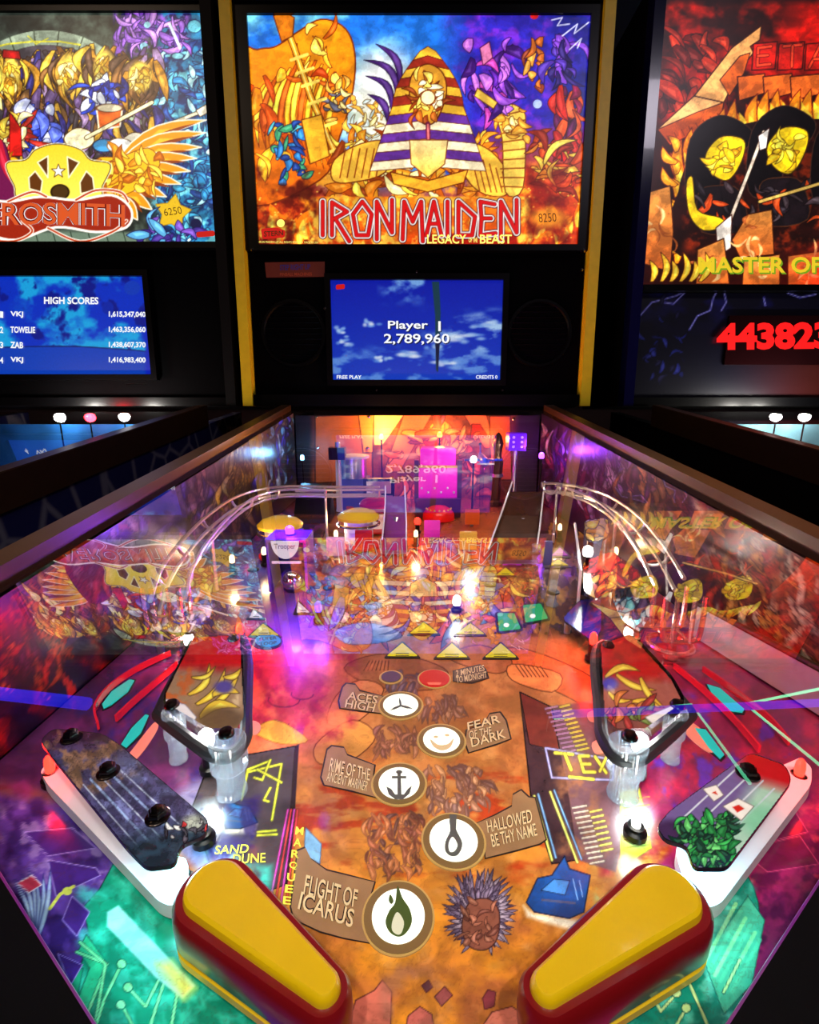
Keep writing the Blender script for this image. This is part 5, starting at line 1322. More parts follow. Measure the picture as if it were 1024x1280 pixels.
# bulbs inside each slingshot
lamp('bright white lamp under the slingshot plastic with the clear post beside the grey city print', 258,925,.022,WHT,.20,.0045)
lamp('bright white lamp under the slingshot plastic next to the TEX sign print', 800,930,.022,WHT,.20,.0045)
lamp('bright white lamp beside the tall clear panel near the brown ramp', 735,690,.050,WHT,.35,.0055)
lamp('bright white lamp next to the magenta lit tomb', 592,575,.110,WHT,.5,.0055)
lamp('white lamp behind the wire ring by the red lane plastic', 236,800,.012,WHT,.09,.004)
lamp('white lamp at the foot of the wire ball basket', 786,792,.010,WHT,.09,.004)
lamp('tiny white lamp between the gold folds and the green squares', 571,752,.012,WHT,.06,.004)
lamp('white lamp at the lower tip of the bolted purple lane plastic', 226,1090,.010,CYA,.10,.003)
lamp('white lamp at the lower tip of the lane plastic with playing cards', 868,1100,.010,CYA,.10,.003)
lamp('small white lamp beside the blue hover car print', 254,1040,.0075,WHT,.04,.002)
lamp('small white lamp on the yellow lit tower print', 795,1032,.0075,WHT,.035,.002)
lamp('red lamp under the upper end of the purple bolted plastic', 62,958,.012,REDL,.035,.0025)
lamp('red lamp under the upper end of the lane plastic with playing cards', 1000,962,.012,REDL,.05,.0025)
lamp('violet lamp on top of the purple scoop', 366,684,.066,PUR,1.1,.005,stem=False,at=(pf(361,742).x,pf(361,742).y+.02))
lamp('blue violet lamp beside the captive steel ball', 398,760,.016,(70,40,255),.30,.003)
lamp('magenta lamp inside the lit tomb', 549,600,.055,MAG,.35,.005)
lamp('red lamp in front of the red dome target', 522,652,.02,REDL,.12,.005)
lamp('red lamp behind the red slingshot plastic beside the blue oval insert', 300,788,.020,REDL,.30,.003)
lamp('red lamp behind the red slingshot plastic beside the wire ball basket', 742,800,.020,REDL,.26,.003)
lamp('amber lamp before the amber backboard behind the popper tube', 0,0,.135,(255,180,80),1.3,.005,at=(-.075,1.0))
lamp('amber lamp before the backboard beside the purple die', 0,0,.12,(255,130,50),.5,.005,at=(.16,1.0))
lamp('blue lamp at the end of the wall with golden streaks', 0,0,.10,(120,190,255),.35,.004,at=(-.225,.93))
lamp('violet lamp at the end of the purple side wall', 0,0,.11,(150,60,255),.6,.005,at=(.225,.88))
lamp('orange lamp before the backboard behind the magenta tomb', 0,0,.14,(255,140,40),1.1,.005,at=(.045,.995))
for px,py,lb_ in [(290,700,'between the purple scoop and the streaked side wall'),(330,690,'close against the purple scoop'),(770,690,'under the sweeping wire ramp'),(700,660,'beside the dark brown ramp'),(420,668,'before the yellow capped bumper by the violet ramp'),(520,668,'between the violet ramp and the magenta target')]:
    lamp('small warm lamp bulb '+lb_, px, py, .02, WARM, .10, .0032, 'small warm lamps of the upper playfield', bright=6)

def sling(label, plast, rub, posts, painter, sheetpoly):
    c = pf(*posts[0])
    r = Root('slingshot', label, 'slingshot', (c.x,c.y,0))
    pl = r.part('plastic', MB().prism(f2(rounded(plast,10,5),.036), .0345, .036), M_CLEAR, smooth=False)
    r.part('plastic_print', sheet('plastic_print', sheetpoly, .0363, painter, r.org), M_PLPRINT, pl)
    r.part('rubber_band', MB().tube([pf(p.x,p.y,.027) for p in spline([q+(0,) for q in rub],5,True)], .0036, 10, True), M_RUBBER)
    for k, (px,py,rr) in enumerate(posts):
        c = pf(px,py,.034)
        o = r.part('post', MB().lathe([(rr*.85,0),(rr*.85,.002),(rr*.75,.003),(rr*.75,.015),(rr*1.0,.0165),(rr*1.0,.033),(rr*.8,.034)],(c.x,c.y,0),56,.022), M_FLUTE)
        r.part('cap_screw', MB().lathe([(.0042,.036),(.0042,.0375),(.003,.0392),(.001,.0397)],(c.x,c.y,0),12), M_DARKSCREW, o)
def p_sl_l(a):
    X, Y = a.X, a.Y
    a.full(np.ones(a.shape),(206,16,16)); a.full(np.clip((Y-832)/12,0,1),(150,120,90))
    a.mottle(190,790,320,850,14,(150,8,14),.5,5,.6); a.mottle(190,820,250,900,12,(190,90,30),.45,6,.9)
    for p0,p1,b,wd in [((236,872),(262,832),.2,9),((246,884),(282,838),.15,9),((258,890),(300,842),.1,8),((266,872),(300,870),-.2,12),((240,850),(270,836),.2,6),((280,850),(302,838),.2,8),((250,900),(300,888),-.2,12)]:
        a.leaf(p0,p1,b,wd,(232,200,50),(90,60,14),1.2)
    a.ell(280,862,12,8,(70,60,150),soft=.4); a.ell(276,902,30,15,(80,60,40),soft=.35,op=.8)
    a.poly([(204,876),(232,884),(246,900),(240,912),(215,892)],(236,236,240),(120,120,140),1)
def p_sl_r(a):
    X, Y = a.X, a.Y
    a.full(np.ones(a.shape),(200,14,26)); a.full(np.clip((Y-845)/14,0,1),(170,90,80)); a.mottle(740,790,860,860,14,(140,8,20),.5,5,.6)
    for p0,p1,b,wd in [((756,850),(800,842),-.2,9),((770,846),(820,866),.1,8),((800,850),(830,888),.1,8),((790,880),(826,888),-.1,8),((760,868),(790,878),.2,7)]:
        a.leaf(p0,p1,b,wd,(238,190,60),(100,50,20),1.1)
    a.ell(762,858,10,8,(60,60,190),soft=.5); a.ell(786,905,30,15,(120,60,60),soft=.4,op=.7); a.swarm(755,885,815,915,14,[(90,110,50),(200,110,50),(150,40,40)],16,6,(60,20,20),seed=95)
    a.poly([(806,900),(852,880),(856,892),(822,914)],(245,240,240),(140,130,140),1)
sling('red and gold slingshot with black band and clear post near the blue oval insert',
  [(240,798),(302,794),(308,905),(300,928),(280,936),(258,928),(204,884),(206,868)],
  [(304,802),(308,900),(306,928),(290,948),(268,948),(248,936),(204,902),(202,888),(236,830)],
  [(284,926,.0095),(216,890,.006),(292,806,.006)], p_sl_l, [(242,800),(300,796),(305,900),(296,914),(262,914),(208,882),(208,870)])
sling('red and gold slingshot with black band and clear post beside the TEX sign print',
  [(748,806),(790,792),(842,850),(856,876),(852,890),(808,926),(790,936),(766,930),(752,908)],
  [(747,812),(750,900),(754,928),(770,950),(794,954),(814,942),(856,904),(858,888),(800,830)],
  [(786,930,.0095),(846,890,.006),(760,814,.006)], p_sl_r, [(751,808),(788,796),(838,852),(850,876),(846,886),(806,914),(770,914),(756,900)])

# ---- lane divider rails by the lane inserts
M_REDCL = mat('clear_red_acrylic', (205,30,50), .15, coat=.5)
def divider(label, pts, h=.005, m=M_REDCL, t=.0007):
    P = [pf(p[0],p[1],0) for p in spline([q+(0,) for q in pts],5)]
    c = P[0]; L = []; Rr = []
    for i, p in enumerate(P):
        d = (P[min(i+1,len(P)-1)]-P[max(i-1,0)]).normalized(); nn = Vector((-d.y,d.x,0))*t
        L.append(p+nn); Rr.append(p-nn)
    mb = MB(); n = len(P)
    for i in range(n-1):
        mb.hexa([L[i],Rr[i],Rr[i+1],L[i+1]],[q+Vector((0,0,h)) for q in (L[i],Rr[i],Rr[i+1],L[i+1])])
    # one continuous wall
    mb = MB(); vs = []
    for i in range(n): vs += [L[i],Rr[i],Rr[i]+Vector((0,0,h)),L[i]+Vector((0,0,h))]
    fs = [(0,1,2,3),(4*n-1,4*n-2,4*n-3,4*n-4)]
    for i in range(n-1):
        for k in range(4): fs.append((4*i+k,4*i+4+k,4*i+4+(k+1)%4,4*i+(k+1)%4))
    mb.add(vs,fs)
    return single('lane_divider', mb, m, label, 'lane guide', (c.x,c.y,0), smooth=False)
divider('red lane divider curling round the outer cyan insert next to the red striped side wall', [(124,915),(120,892),(138,866),(172,842),(214,822)])
divider('red lane divider between the two cyan inserts by the purple bolted plastic', [(146,905),(172,880),(204,852),(222,836)])
divider('red lane divider running down to the lane plastic with playing cards', [(842,838),(880,870),(920,910),(948,944)])
divider('red lane divider beside the cyan insert and steel shooter wall', [(878,842),(920,872),(960,905),(985,935)])
# steel wall of the shooter lane
s0 = pf(700,690); s1 = pf(868,796); s2 = pf(1024,894); s3 = s2+(s2-s1)*.55
sh = Root('shooter_lane_wall', 'brushed steel shooter lane wall with long seams', 'wall', (s1.x,s1.y,0))
dd = (s2-s1).normalized(); nn = Vector((-dd.y,dd.x,0))*-.003
sh.part('steel_plate', MB().hexa([s1,s3,s3+nn,s1+nn],[p+Vector((0,0,.030)) for p in (s1,s3,s3+nn,s1+nn)]), mat('satin_steel',(215,212,215),.35,metal=.55,noise=.12,nscale=200), smooth=False)
sh.part('top_rail', MB().tube([s1+Vector((0,0,.031))+nn*.5, s3+Vector((0,0,.031))+nn*.5], .0025, 8), M_RAIL)
for k in (.35,.7):
    p = s1+(s3-s1)*k; sh.part('seam_strip', MB().hexa([p-nn*.15,p+dd*.0015-nn*.15,p+dd*.0015,p],[q+Vector((0,0,.0295)) for q in (p-nn*.15,p+dd*.0015-nn*.15,p+dd*.0015,p)]), M_DARKSCREW, smooth=False)

# ---- wire ramps and ball baskets
def frame_path(pts, n=5): 
    return spline([pf(*p) for p in pts], n)
def wireform(label, pts, half=.013, r=.0019, every=5, legs=()):
    P = frame_path(pts); root = Root('wire_ramp', label, 'wire ramp', (P[0].x,P[0].y,0))
    off = []
    for i, p in enumerate(P):
        d = (P[min(i+1,len(P)-1)]-P[max(i-1,0)]); d.z = 0; d.normalize(); off.append(Vector((-d.y,d.x,0)))
    for sx, sz in ((-1,0),(1,0),(-.55,-.011),(.55,-.011)):
        root.part('wire_rail', MB().tube([p+o*half*sx+Vector((0,0,sz)) for p,o in zip(P,off)], r, 7), M_WIRE)
    for i in range(1, len(P)-1, every):
        p, o = P[i], off[i]
        arc = [p+o*half*math.cos(a)*1.08+Vector((0,0,-.0135*math.sin(a))) for a in [math.pi*k/10 for k in range(11)]]
        root.part('hoop', MB().tube(arc, r*.9, 6), M_WIRE)
    for i in legs:
        p = P[i]; root.part('support_leg', MB().tube([Vector((p.x,p.y,.0)), Vector((p.x,p.y,p.z-.012))], .002, 8), M_WIRE)
wireform('steel wire ramp bending round the golden streaked side wall', [(478,612,.075),(420,612,.080),(352,612,.084),(310,622,.084),(276,645,.080),(246,676,.072),(222,712,.062),(210,752,.050)], legs=(6,22))
wireform('steel wire ramp sweeping from the brown ramp to the wire basket', [(686,607,.090),(700,608,.087),(720,612,.084),(752,624,.082),(784,648,.078),(812,684,.070),(834,724,.062)], legs=(4,18))
def basket(label, cx, top, bot, hw, m):
    """wire drop basket: two square hoops, a ring below, on a short post"""
    c = pf(cx, bot+24, 0); root = Root('ball_basket', label, 'wire basket', (c.x,c.y,0))
    z1 = .058; z0 = .020
    for dv, k in ((-.010,1.0),(.012,.86)):
        h = hw*k
        pts = [Vector((c.x-h,c.y+dv,z1)),Vector((c.x-h*.98,c.y+dv,z0+.010)),Vector((c.x-h*.7,c.y+dv,z0)),Vector((c.x+h*.7,c.y+dv,z0)),Vector((c.x+h*.98,c.y+dv,z0+.010)),Vector((c.x+h,c.y+dv,z1))]
        root.part('basket_hoop', MB().tube(spline(pts,4), .0021, 8), m)
    for sx in (-.45,.45):
        root.part('basket_bar', MB().tube([Vector((c.x+hw*sx,c.y-.011,z1)),Vector((c.x+hw*sx,c.y-.011,z0)),Vector((c.x+hw*sx,c.y+.012,z0))], .0019, 7), m)
    root.part('base_ring', MB().tube([Vector((c.x+hw*1.05*math.cos(a)-.002,c.y+.017*math.sin(a),.012)) for a in [2*math.pi*k/28 for k in range(28)]], .0022, 8, True), m)
    root.part('centre_post', MB().lathe([(.006,0),(.006,.004),(.0035,.005),(.0035,.019)],(c.x,c.y,0),12), m)
M_WIRE_REDREFL = mat('red_tinted_steel', (225,150,150), .25, metal=.85)  # red reflections on the steel put into the base colour
basket('wire ball basket with a ring foot beside the shooter wall', 838, 740, 800, .0155, M_WIRE_REDREFL)
basket('wire ball basket with a ring foot above the red and gold slingshot', 217, 740, 786, .0150, M_WIRE_REDREFL)

# ---- plastics around the baskets
def plastic(label, poly, w, painter, name='plastic_panel', feet=True):
    c = pf(poly[0][0],poly[0][1],w); r = Root(name, label, 'plastic panel', (c.x,c.y,0))
    pr = rounded(poly,6,4)
    r.part('acrylic_sheet', MB().prism(f2(pr,w), w-.0018, w), M_SLAB, smooth=False)
    r.part('print', sheet('print', shrink(pr,.8), w+.0004, painter, r.org), M_PLPRINT)
    if feet:
        cx = sum(p[0] for p in poly)/len(poly); cy = sum(p[1] for p in poly)/len(poly)
        for k in (0, len(poly)//2):
            q = pf(poly[k][0]*.75+cx*.25, poly[k][1]*.75+cy*.25, w); r.part('standoff', MB().lathe([(.003,0),(.003,w-.002)],(q.x,q.y,0),10), M_STEEL)
    return r
def p_teal(a):
    a.full(np.ones(a.shape),(190,215,225)); a.swarm(755,725,830,800,40,[(40,170,200),(120,210,225),(60,90,140),(240,245,245),(80,60,110)],22,7,(20,40,70),seed=101)
plastic('teal and white printed plastic behind the wire ball basket', [(764,728),(806,734),(816,768),(800,794),(776,778),(765,752)], .020, p_teal)
def p_blue(a):
    a.full(np.ones(a.shape),(60,40,170)); a.mottle(700,740,770,810,14,(20,60,200),.45,6,.9); a.mottle(700,740,770,810,9,(130,30,120),.55,6,.8)
plastic('blue violet printed plastic next to the green lit squares', [(702,776),(724,752),(752,748),(752,790),(742,806)], .014, p_blue)
def p_redr(a):
    a.full(np.ones(a.shape),(196,22,20)); a.swarm(720,690,800,750,26,[(226,60,30),(150,10,20),(235,170,60)],24,8,(70,5,10),seed=102)
plastic('red printed plastic at the foot of the sweeping wire ramp', [(728,704),(764,690),(800,716),(806,734),(764,740),(744,752),(730,742)], .034, p_redr)
def p_left_reflection(a):  # mirrored winged translight painted onto an added plastic
    a.full(np.ones(a.shape),(200,205,200)); a.swarm(130,720,262,800,50,[(225,190,70),(120,150,190),(240,240,230),(90,70,120),(200,90,40)],24,8,(50,40,40),seed=103)
plastic('pale printed plastic with gold and blue strokes under the bending wire ramp', [(186,792),(208,748),(262,728),(268,770),(240,794)], .024, p_left_reflection)
def p_crest(a):
    a.full(np.ones(a.shape),(226,190,120)); a.swarm(700,655,770,705,24,[(240,205,90),(206,140,50),(245,235,190)],18,7,(90,50,20),seed=104)
plastic('cream and gold printed plastic beside the white lamp and tall clear panel', [(730,652),(760,648),(762,672),(746,680),(732,676)], .055, p_crest)
# tall clear panel with white edge
c0 = pf(722,762); c1 = pf(716,690)
tp = Root('clear_lane_panel', 'tall clear lane panel with a white lit edge right of the brown print', 'lane guide', (c0.x,c0.y,0))
tp.part('panel', MB().hexa([c0,c0+Vector((.002,0,0)),c1+Vector((.002,0,0)),c1],[p+Vector((0,0,.04)) for p in (c0,c0+Vector((.002,0,0)),c1+Vector((.002,0,0)),c1)]), M_CLEAR, smooth=False)
tp.part('edge', MB().tube([c0,c0+Vector((0,0,.04)),c1+Vector((0,0,.04))], .0016, 8), M_WHITEPL)

# ---- purple scoop with captive ball
c = pf(361,742); r = Root('scoop', 'purple scoop box with a white half round sign', 'scoop', (c.x,c.y,0))
M_PURP = mat('violet_acrylic', (92,40,170), .2, coat=.4)
hw_ = .022
r.part('side_wall', MB().box((c.x-hw_,c.y,0),(c.x-hw_+.003,c.y+.04,.058)), M_PURP); r.part('side_wall', MB().box((c.x+hw_-.003,c.y,0),(c.x+hw_,c.y+.04,.058)), M_PURP)
r.part('back_wall', MB().box((c.x-hw_+.003,c.y+.037,0),(c.x+hw_-.003,c.y+.04,.058)), mat('deep_blue_acrylic',(20,16,150),.25))
r.part('roof', MB().box((c.x-hw_,c.y-.002,.058),(c.x+hw_,c.y+.04,.061)), M_PURP)
sg_ = r.part('sign', MB().prism([(c.x+.0145*math.cos(math.pi+math.pi*k/16), .0) for k in range(0)] or [(c.x-.014,c.y-.006),(c.x+.014,c.y-.006),(c.x+.014,c.y-.003),(c.x-.014,c.y-.003)], .056,.0565), M_WHITEPL)
half = MB(); n = 17
arc = [Vector((c.x+.0150*math.cos(math.pi+math.pi*k/(n-1)), c.y-.004, .060+.020*math.sin(math.pi+math.pi*k/(n-1)))) for k in range(n)]
half.add(arc+[p+Vector((0,.002,0)) for p in arc], [list(range(n)), [2*n-1-k for k in range(n)]]+[(k,n+k,n+(k+1)%n,(k+1)%n) for k in range(n)])
sp_ = r.part('half_round_sign', half, emat('lit_pale_sign',(250,235,255),1.1), label='white half round sign reading Trooper')
r.part('sign_lettering', text_mb('Trooper', [(c.x-.0115,.050),(c.x+.0115,.050),(c.x+.0115,.0575),(c.x-.0115,.0575)], lambda x,y: Vector((x, c.y-.0046, y)), .01), mat('violet_ink',(60,10,110),.4), sp_)
r.part('mouth_plate', MB().box((c.x-.016,c.y-.002,.034),(c.x+.016,c.y,.0365)), M_WHITEPL)
bc = pf(367,739); single('steel_ball', MB().ball((bc.x,bc.y,.0135), .0135, 28), M_CHROME, 'shiny steel pinball resting before the purple scoop', 'ball', (bc.x,bc.y,0))

# ---- pop bumpers
def bumper(label, px, py, cap, w=.05):
    c = pf(px,py,w); r = Root('pop_bumper', label, 'bumper', (c.x,c.y,0))
    r.part('skirt', MB().lathe([(.031,0),(.031,.003),(.022,.006)],(c.x,c.y,0),24), M_REDPL)
    r.part('body', MB().lathe([(.021,.006),(.021,.040)],(c.x,c.y,0),24), M_WHITEPL)
    r.part('kick_ring', MB().tube([(c.x+.030*math.cos(k*math.pi/14),c.y+.030*math.sin(k*math.pi/14),.034) for k in range(28)],.002,8,True), M_CHROME)
    r.part('cap', MB().lathe([(.030,.041),(.0305,.045),(.024,.051),(.012,.055),(.001,.056)],(c.x,c.y,0),28), cap)
M_CAPY = mat('yellow_cap_plastic',(240,200,40),.25,coat=.4); M_CAPR = mat('red_cap_plastic',(205,25,20),.25,coat=.4)
bumper('pop bumper with yellow cap near the bending wire ramp and scoop', 350,652,M_CAPY)
bumper('pop bumper with yellow cap left of the magenta tomb', 448,642,M_CAPY)
bumper('pop bumper with red cap before the amber backboard', 472,626,M_CAPR,.05)
# black rear box and dark sign behind the bumpers
c = pf(388,655,.0); bx = Root('mechanism_cover', 'black sloped mechanism cover under the bending wire ramp', 'cover', (c.x,c.y,0))
bx.part('cover', MB().hexa([(c.x-.030,c.y,0),(c.x+.034,c.y,0),(c.x+.034,c.y+.06,0),(c.x-.030,c.y+.06,0)],[(c.x-.024,c.y+.012,.052),(c.x+.026,c.y+.012,.052),(c.x+.030,c.y+.06,.060),(c.x-.026,c.y+.06,.060)]), M_BLACKG, smooth=False)
bx.part('cover_lip', MB().box((c.x-.026,c.y+.010,.052),(c.x+.028,c.y+.014,.056)), M_STEEL, smooth=False)

# ---- magenta tomb with red dome
u0 = .036; v0 = .88
tb = Root('tomb', 'magenta lit translucent tomb in front of the backboard', 'playfield toy', (u0,v0,0))
M_MAGP = mat('magenta_acrylic', (225,25,190), .25, emit=.55, ergb=(235,20,190))
tb.part('plinth', MB().box((u0-.042,v0-.01,0),(u0+.042,v0+.05,.020)), mat('dark_maroon_plastic',(70,16,40),.35), smooth=False)
tb.part('door_slab', MB().prism([(u0-.036,v0+.004),(u0+.036,v0+.004),(u0+.036,v0+.016),(u0-.036,v0+.016)],.020,.088,.002), M_MAGP, smooth=False)
tb.part('top_slab', MB().prism([(u0-.033,v0+.010),(u0+.033,v0+.010),(u0+.030,v0+.05),(u0-.030,v0+.05)],.088,.122,.003), M_MAGP, smooth=False)
for sx in (-1,1): tb.part('pillar', MB().box((u0+sx*.040-.004,v0,.020),(u0+sx*.040+.004,v0+.02,.100)), mat('dark_maroon_plastic',(70,16,40)), smooth=False)
for k in range(6): tb.part('stud', MB().ball((u0-.030+k*.012,v0+.003,.040 if k%2 else .048),.0022,8), M_WHITEPL)
tb.part('gold_band', MB().box((u0-.037,v0+.002,.086),(u0+.037,v0+.012,.090)), mat('gold_plastic',(220,170,60),.3,metal=.6), smooth=False)
c = pf(548,648); dm_ = Root('dome_target', 'red studded dome target before the magenta tomb', 'target', (c.x,c.y,0))
dm_.part('frame', MB().box((c.x-.040,c.y,0),(c.x+.040,c.y+.012,.034)), mat('dark_maroon_plastic',(70,16,40)), smooth=False)
dm_.part('dome', MB().lathe([(.029,.0),(.028,.010),(.022,.018),(.012,.023),(.001,.025)],(c.x,c.y-.008,.0),28), mat('red_dome_plastic',(215,20,12),.25,emit=.3,ergb=(215,20,12)))
for k in range(9):
    a_ = math.pi*k/8+math.pi; dm_.part('stud', MB().ball((c.x+.022*math.cos(a_),c.y-.008+.022*math.sin(a_),.0185),.0018,8), M_CAPY)

# ---- back row: steel popper tube, posts, die, blue toy plane, gold statue post
c = pf(441,640); r = Root('popper_tube', 'steel ball popper tube on a blue block before the amber backboard', 'ball popper', (c.x,c.y,0))
r.part('block', MB().box((c.x-.030,c.y,0),(c.x+.030,c.y+.05,.062)), mat('slate_blue_plastic',(70,84,140),.35), smooth=False)
r.part('tube', MB().lathe([(.026,.062),(.026,.100),(.022,.104)],(c.x,c.y+.025,0),24), M_STEEL); r.part('flange', MB().lathe([(.032,.100),(.032,.104),(.020,.106)],(c.x,c.y+.025,0),24), M_WHITEPL)
c = pf(425,640); r = Root('post_lamp', 'tall white post with dark motor head left of the popper tube', 'post', (c.x,c.y,0))
r.part('post', MB().lathe([(.007,0),(.006,.004),(.005,.100)],(c.x,c.y,0),14), M_WHITEPL); r.part('motor_head', MB().box((c.x-.016,c.y-.012,.100),(c.x+.014,c.y+.014,.122)), M_BLACKG, smooth=False); r.part('motor_shaft', MB().lathe([(.005,.122),(.005,.132)],(c.x,c.y,0),10), M_STEEL)
c = pf(474,648); r = Root('drop_target_bank', 'dark framed target bank between popper tube and magenta tomb', 'target', (c.x,c.y,0))
r.part('frame', MB().box((c.x-.028,c.y+.004,0),(c.x+.028,c.y+.02,.070)), M_BLACKG, smooth=False)
for k in range(3): r.part('target', MB().box((c.x-.025+k*.0175,c.y,.004),(c.x-.010+k*.0175,c.y+.004,.040)), mat('violet_target_plastic',(150,70,150),.3), smooth=False)
r.part('window', MB().box((c.x-.022,c.y+.002,.044),(c.x+.022,c.y+.004,.066)), M_STEEL, smooth=False)
c = pf(648,640); r = Root('die_topper', 'purple die with white dots on a grey post', 'playfield toy', (c.x,c.y,0))
r.part('post', MB().lathe([(.006,0),(.005,.006),(.005,.112)],(c.x,c.y+.05,0),12), M_STEEL)
zc = .112; yc = c.y+.035; hx = .017
dc_ = r.part('die', MB().prism([(c.x-hx,yc),(c.x+hx,yc),(c.x+hx,yc+.034),(c.x-hx,yc+.034)],zc,zc+.034,.002), mat('violet_die_plastic',(110,40,215),.25,emit=.25,ergb=(110,40,215)), smooth=False)
for dx in (-1,1):
    for dz in (-1,0,1): r.part('dot', MB().tube([Vector((c.x+dx*.008,yc+.001,zc+.017+dz*.009)),Vector((c.x+dx*.008,yc-.0008,zc+.017+dz*.009))],.0026,12), M_WHITEPL, dc_)
c = pf(603,640); r = Root('toy_plane', 'small blue toy plane perched on a clear stand', 'playfield toy', (c.x,c.y,0))
M_BLUEP = mat('blue_toy_plastic',(40,70,190),.3,coat=.3)
r.part('stand', MB().lathe([(.012,0),(.004,.004),(.004,.090)],(c.x,c.y+.02,0),12), M_CLEAR)
r.part('fuselage', MB().tube([Vector((c.x,c.y-.02,.094)),Vector((c.x,c.y-.012,.096)),Vector((c.x,c.y+.02,.098)),Vector((c.x,c.y+.055,.104))],[.003,.008,.008,.003],12), M_BLUEP)
r.part('wing', MB().hexa([(c.x-.036,c.y+.004,.096),(c.x+.036,c.y+.004,.096),(c.x+.036,c.y+.018,.096),(c.x-.036,c.y+.018,.096)],[(c.x-.036,c.y+.006,.099),(c.x+.036,c.y+.006,.099),(c.x+.036,c.y+.017,.099),(c.x-.036,c.y+.017,.099)]), M_BLUEP, smooth=False)
r.part('tail_fin', MB().hexa([(c.x-.001,c.y+.044,.103),(c.x+.001,c.y+.044,.103),(c.x+.001,c.y+.056,.103),(c.x-.001,c.y+.056,.103)],[(c.x-.001,c.y+.052,.122),(c.x+.001,c.y+.052,.122),(c.x+.001,c.y+.058,.122),(c.x-.001,c.y+.058,.122)]), M_BLUEP, smooth=False)
r.part('propeller', MB().box((c.x-.016,c.y-.0225,.0925),(c.x+.016,c.y-.021,.0955)), M_STEEL, smooth=False)
c = pf(623,636); r = Root('dark_statue', 'dark bronze ribbed column standing left of the purple die', 'playfield toy', (c.x,c.y,0))
r.part('column', MB().lathe([(.012,0),(.012,.006),(.008,.010),(.009,.040),(.007,.046),(.010,.060),(.011,.090),(.007,.100),(.008,.112),(.010,.124),(.006,.140),(.001,.146)],(c.x,c.y+.03,0),14,.08), mat('dark_bronze',(92,62,50),.3,metal=.8))
r.part('collar', MB().lathe([(.0125,.058),(.0125,.064)],(c.x,c.y+.03,0),16), M_STEEL)

# ---- brown ramp going up to the wire ramp
def ramp(label, L, Rr, wall, mfloor):
    l = [pf(*p) for p in L]; q = [pf(*p) for p in Rr]; r = Root('ramp', label, 'ramp', (l[0].x,l[0].y,0)); n = len(l)
    mb = MB(); vs = []
    for a, b in zip(l, q): vs += [a, b, b-Vector((0,0,.002)), a-Vector((0,0,.002))]
    fs = [(3,2,1,0),(4*n-4,4*n-3,4*n-2,4*n-1)]
    for i in range(n-1):
        for k in range(4): fs.append((4*i+k,4*i+(k+1)%4,4*i+4+(k+1)%4,4*i+4+k))
    r.part('ramp_floor', mb.add(vs, fs), mfloor, smooth=False)
    for side in (l, q):
        mb = MB(); vs = []
        for a in side: vs += [a+Vector((-.001,0,0)), a+Vector((.001,0,0)), a+Vector((.001,0,wall)), a+Vector((-.001,0,wall))]
        r.part('ramp_wall', mb.add(vs, fs), M_CLEAR, smooth=False)
        r.part('wall_edge', MB().tube([a+Vector((0,0,wall)) for a in side], .0012, 6), M_WHITEPL)
    r.part('entry_flap', MB().hexa([l[0]-Vector((0,.012,.001)),q[0]-Vector((0,.012,.001)),q[0],l[0]],[l[0]-Vector((0,.012,.0004)),q[0]-Vector((0,.012,.0004)),q[0]+Vector((0,0,.0006)),l[0]+Vector((0,0,.0006))]), M_STEEL, smooth=False)
    lo = l[len(l)//2]; 
    r.part('support_post', MB().lathe([(.004,0),(.004,max(.004,lo.z-.003))],(lo.x*.5+q[len(l)//2].x*.5,lo.y,0),10), M_STEEL)
ramp('dark brown plastic ramp rising beside the gold and red folds', [(610,702,.0022),(620,674,.022),(630,646,.048),(640,616,.072)], [(670,702,.0022),(674,674,.022),(677,646,.048),(680,616,.072)], .016, mat('dark_brown_ramp',(74,42,26),.25,coat=.4,noise=.4,nscale=60))
ramp('violet plastic ramp rising between the yellow capped bumpers and the tomb', [(478,690,.0022),(480,668,.020),(482,645,.045),(482,622,.070)], [(508,690,.0022),(508,668,.020),(507,645,.045),(506,622,.070)], .016, mat('violet_ramp',(120,50,110),.25,coat=.4))
# standing targets by the ramps
def target(label, px, py, mm, wd=.012, h=.03):
    c = pf(px,py); r = Root('standup_target', label, 'target', (c.x,c.y,0))
    r.part('face', MB().prism([(c.x-wd,c.y),(c.x+wd,c.y),(c.x+wd,c.y+.003),(c.x-wd,c.y+.003)],.004,h,.0008), mm, smooth=False)
    r.part('blade', MB().box((c.x-.003,c.y+.003,0),(c.x+.003,c.y+.0045,h*.7)), M_STEEL, smooth=False)
target('white standup target with red stripe near the scoop', 420,700,mat('red_white_target',(225,170,160),.3))
target('magenta standup target between the violet ramp and the gold target', 540,676,mat('magenta_target',(205,40,180),.3))
target('tall slate standup post beside the yellow and magenta arrows', 684,712,mat('slate_target',(70,60,110),.3),.005,.036)
target('red standup target by the foot of the violet ramp', 455,690,mat('red_target',(200,30,24),.3))
target('gold standup target left of the brown ramp', 585,692,mat('gold_target',(230,180,60),.3))
target('orange standup target beside the dome target', 590,660,mat('orange_target',(230,100,30),.3))
def post(label, px, py, m, h=.026, grp=None):
    c = pf(px,py); r = Root('rubber_post', label, 'post', (c.x,c.y,0), group=grp)
    r.part('post_body', MB().lathe([(.006,0),(.006,.002),(.0035,.004),(.0035,h-.003),(.0045,h-.002),(.0045,h)],(c.x,c.y,0),16,.05), m)
    r.part('rubber_ring', MB().tube([(c.x+.0052*math.cos(k*math.pi/8),c.y+.0052*math.sin(k*math.pi/8),h*.55) for k in range(16)],.0018,6,True), M_RUBBER)
